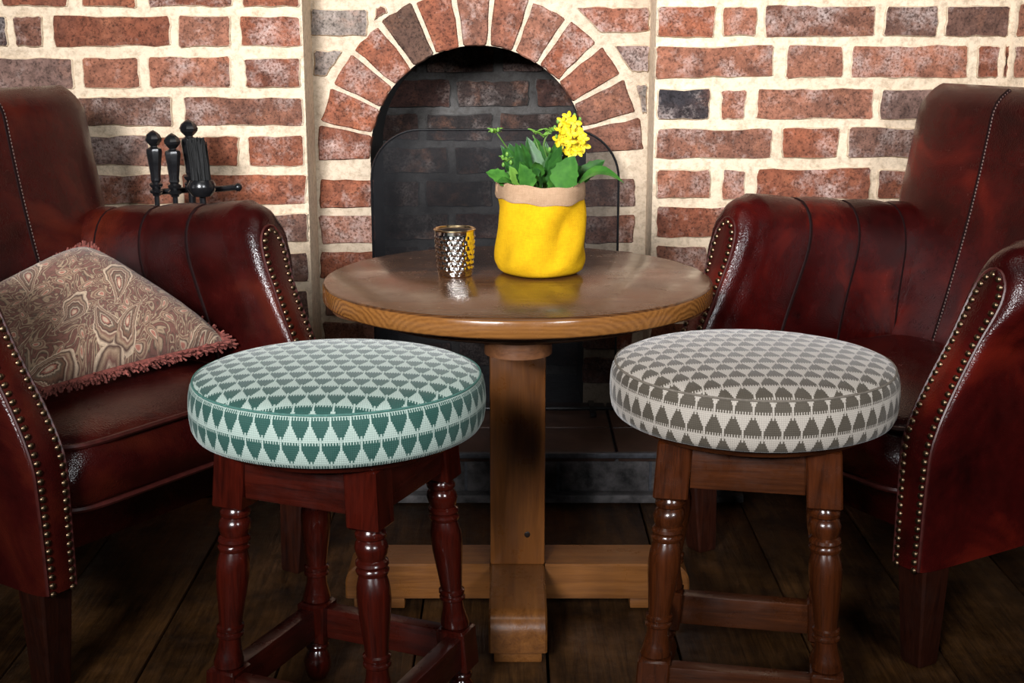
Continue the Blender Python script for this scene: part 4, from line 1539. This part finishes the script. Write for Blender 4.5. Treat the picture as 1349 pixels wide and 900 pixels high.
# ------------------------------------------------------------------ fireside companion set
FX, FY = unproj(250, 200, 2.735).x, 2.735
def fz(py):
    return unproj(250, py, FY).z
def fx(px):
    return unproj(px, 220, FY).x
st = thing('fire_tool_stand', 'black iron stand with a crossbar for fireside tools', 'tool stand', (FX, FY, 0))
zb_ = fz(251)
mb = MB()
mb.lathe([(0.0, 0.0), (0.085, 0.0), (0.09, 0.006), (0.085, 0.014), (0.04, 0.022), (0.012, 0.034), (0.0, 0.034)], 32)
mb.build('base', M['iron'], st)
mb = MB()
mb.tube([(0, 0, 0.03), (0, 0, zb_ + 0.004)], 0.0075, 12)
mb.build('pole', M['iron'], st)
def handle(zlo, zhi, r=0.0138):
    """turned handle with pointed knob: (r, z)"""
    L = zhi - zlo
    P_ = [(0.0, 0), (0.55, 0.0), (0.62, 0.03), (0.95, 0.05), (1.0, 0.08), (0.62, 0.11), (0.95, 0.15), (1.0, 0.18), (0.6, 0.21), (0.75, 0.24), (0.72, 0.30), (0.95, 0.50), (1.15, 0.68), (1.05, 0.72), (0.55, 0.745),
          (0.50, 0.76), (0.75, 0.785), (1.12, 0.83), (1.2, 0.87), (0.95, 0.93), (0.45, 0.975), (0.0, 1.0)]
    return [(a * r, zlo + b * L) for a, b in P_]
mb = MB()
mb.lathe(handle(zb_ + 0.004, fz(157), 0.0155), 8)
mb.build('top_handle', M['iron'], st, ang=28)
mb = MB()
mb.tube([(fx(200) - FX, 0.005, zb_ - 0.004), (fx(230) - FX, -0.006, zb_), (0, 0, zb_ + 0.002), (fx(290) - FX, -0.006, zb_ + 0.004), (fx(313) - FX, -0.012, zb_ + 0.008)], 0.0062, 8)
mb.ball((fx(314) - FX, -0.012, zb_ + 0.008), 0.0085, 10, 6)
mb.box((fx(262) - FX, 0.0, zb_ + 0.006), (0.055, 0.024, 0.014), 0.003)
mb.build('crossbar', M['iron'], st)
grp = 'fireside tools'
def tool(name, label, px, top, bot, dy, tip):
    t = thing(name, label, 'fire tool', (fx(px), FY + dy, 0), 0, grp)
    hz0 = fz(bot)
    mb = MB()
    mb.lathe(handle(hz0, fz(top)), 8)
    mb.build('handle', M['iron'], t, ang=28)
    mb = MB()
    mb.tube([(0, 0, hz0 + 0.002), (0.002, 0, 0.30), (0, 0, 0.14)], 0.0052, 8)
    mb.build('shaft', M['iron'], t)
    mb = MB()
    tip(mb)
    mb.build('head', M['iron'], t)
def poker(mb):
    mb.tube([(0, 0, 0.145), (0, 0, 0.07), (0.0, 0, 0.04)], lambda t: 0.0056 * (1 - 0.8 * t), 8)
    mb.tube([(0, 0, 0.10), (-0.018, 0, 0.085), (-0.028, 0, 0.10)], lambda t: 0.0046 * (1 - 0.7 * t), 8)
def shovel(mb):
    mb.grid([[(x, 0.004 + 0.006 * (1 - (x / 0.04) ** 2), z) for x in (-0.034 * k, -0.02 * k, 0, 0.02 * k, 0.034 * k)] for z, k in ((0.145, 0.3), (0.125, 0.95), (0.08, 1.05), (0.035, 1.1))])
    mb.grid([[(x, 0.007 + 0.006 * (1 - (x / 0.04) ** 2), z) for x in (-0.034 * k, -0.02 * k, 0, 0.02 * k, 0.034 * k)] for z, k in ((0.145, 0.3), (0.125, 0.95), (0.08, 1.05), (0.035, 1.1))])
tool('fire_poker', 'black iron poker with a turned knob handle, hooked on the tool stand end', 208, 170, 256, -0.022, poker)
tool('fire_shovel', 'black iron hearth shovel hanging beside the tool stand pole, shiny faceted handle', 235, 173, 256, -0.040, shovel)
# hearth brush hung head-up
bt = thing('hearth_brush', 'black bristle hearth brush resting head up on the tool stand', 'fire tool', (fx(270), FY - 0.050, 0), 0, grp)
mb = MB()
mb.lathe([(0.0, fz(254)), (0.018, fz(254)), (0.027, fz(246)), (0.028, fz(240)), (0.022, fz(233)), (0.0, fz(232))], 24, Matrix.Translation((0.003, 0, 0)))
mb.build('brush_head', M['iron'], bt)
mb = MB()
for k in range(260):
    a = fr_.uniform(0, 2 * math.pi)
    r = 0.019 * math.sqrt(fr_.random())
    b = Vector((0.003 + r * math.cos(a), r * math.sin(a), fz(236)))
    q = Vector((b.x * 0.9 - 0.006 + fr_.uniform(-.004, .004), b.y * 0.9, fz(fr_.uniform(178, 190))))
    mb.tube([b, b.lerp(q, 0.5) + Vector((fr_.uniform(-.001, .001), 0, 0)), q], 0.0011, 4)
bo = mb.build('bristles', M['bristle'], bt, weld=False)
bo['kind'] = 'stuff'
mb = MB()
mb.tube([(0.003, 0, fz(252)), (0.012, 0, 0.40), (0.010, 0, 0.12)], 0.0065, 8)
mb.build('handle', M['iron'], bt)
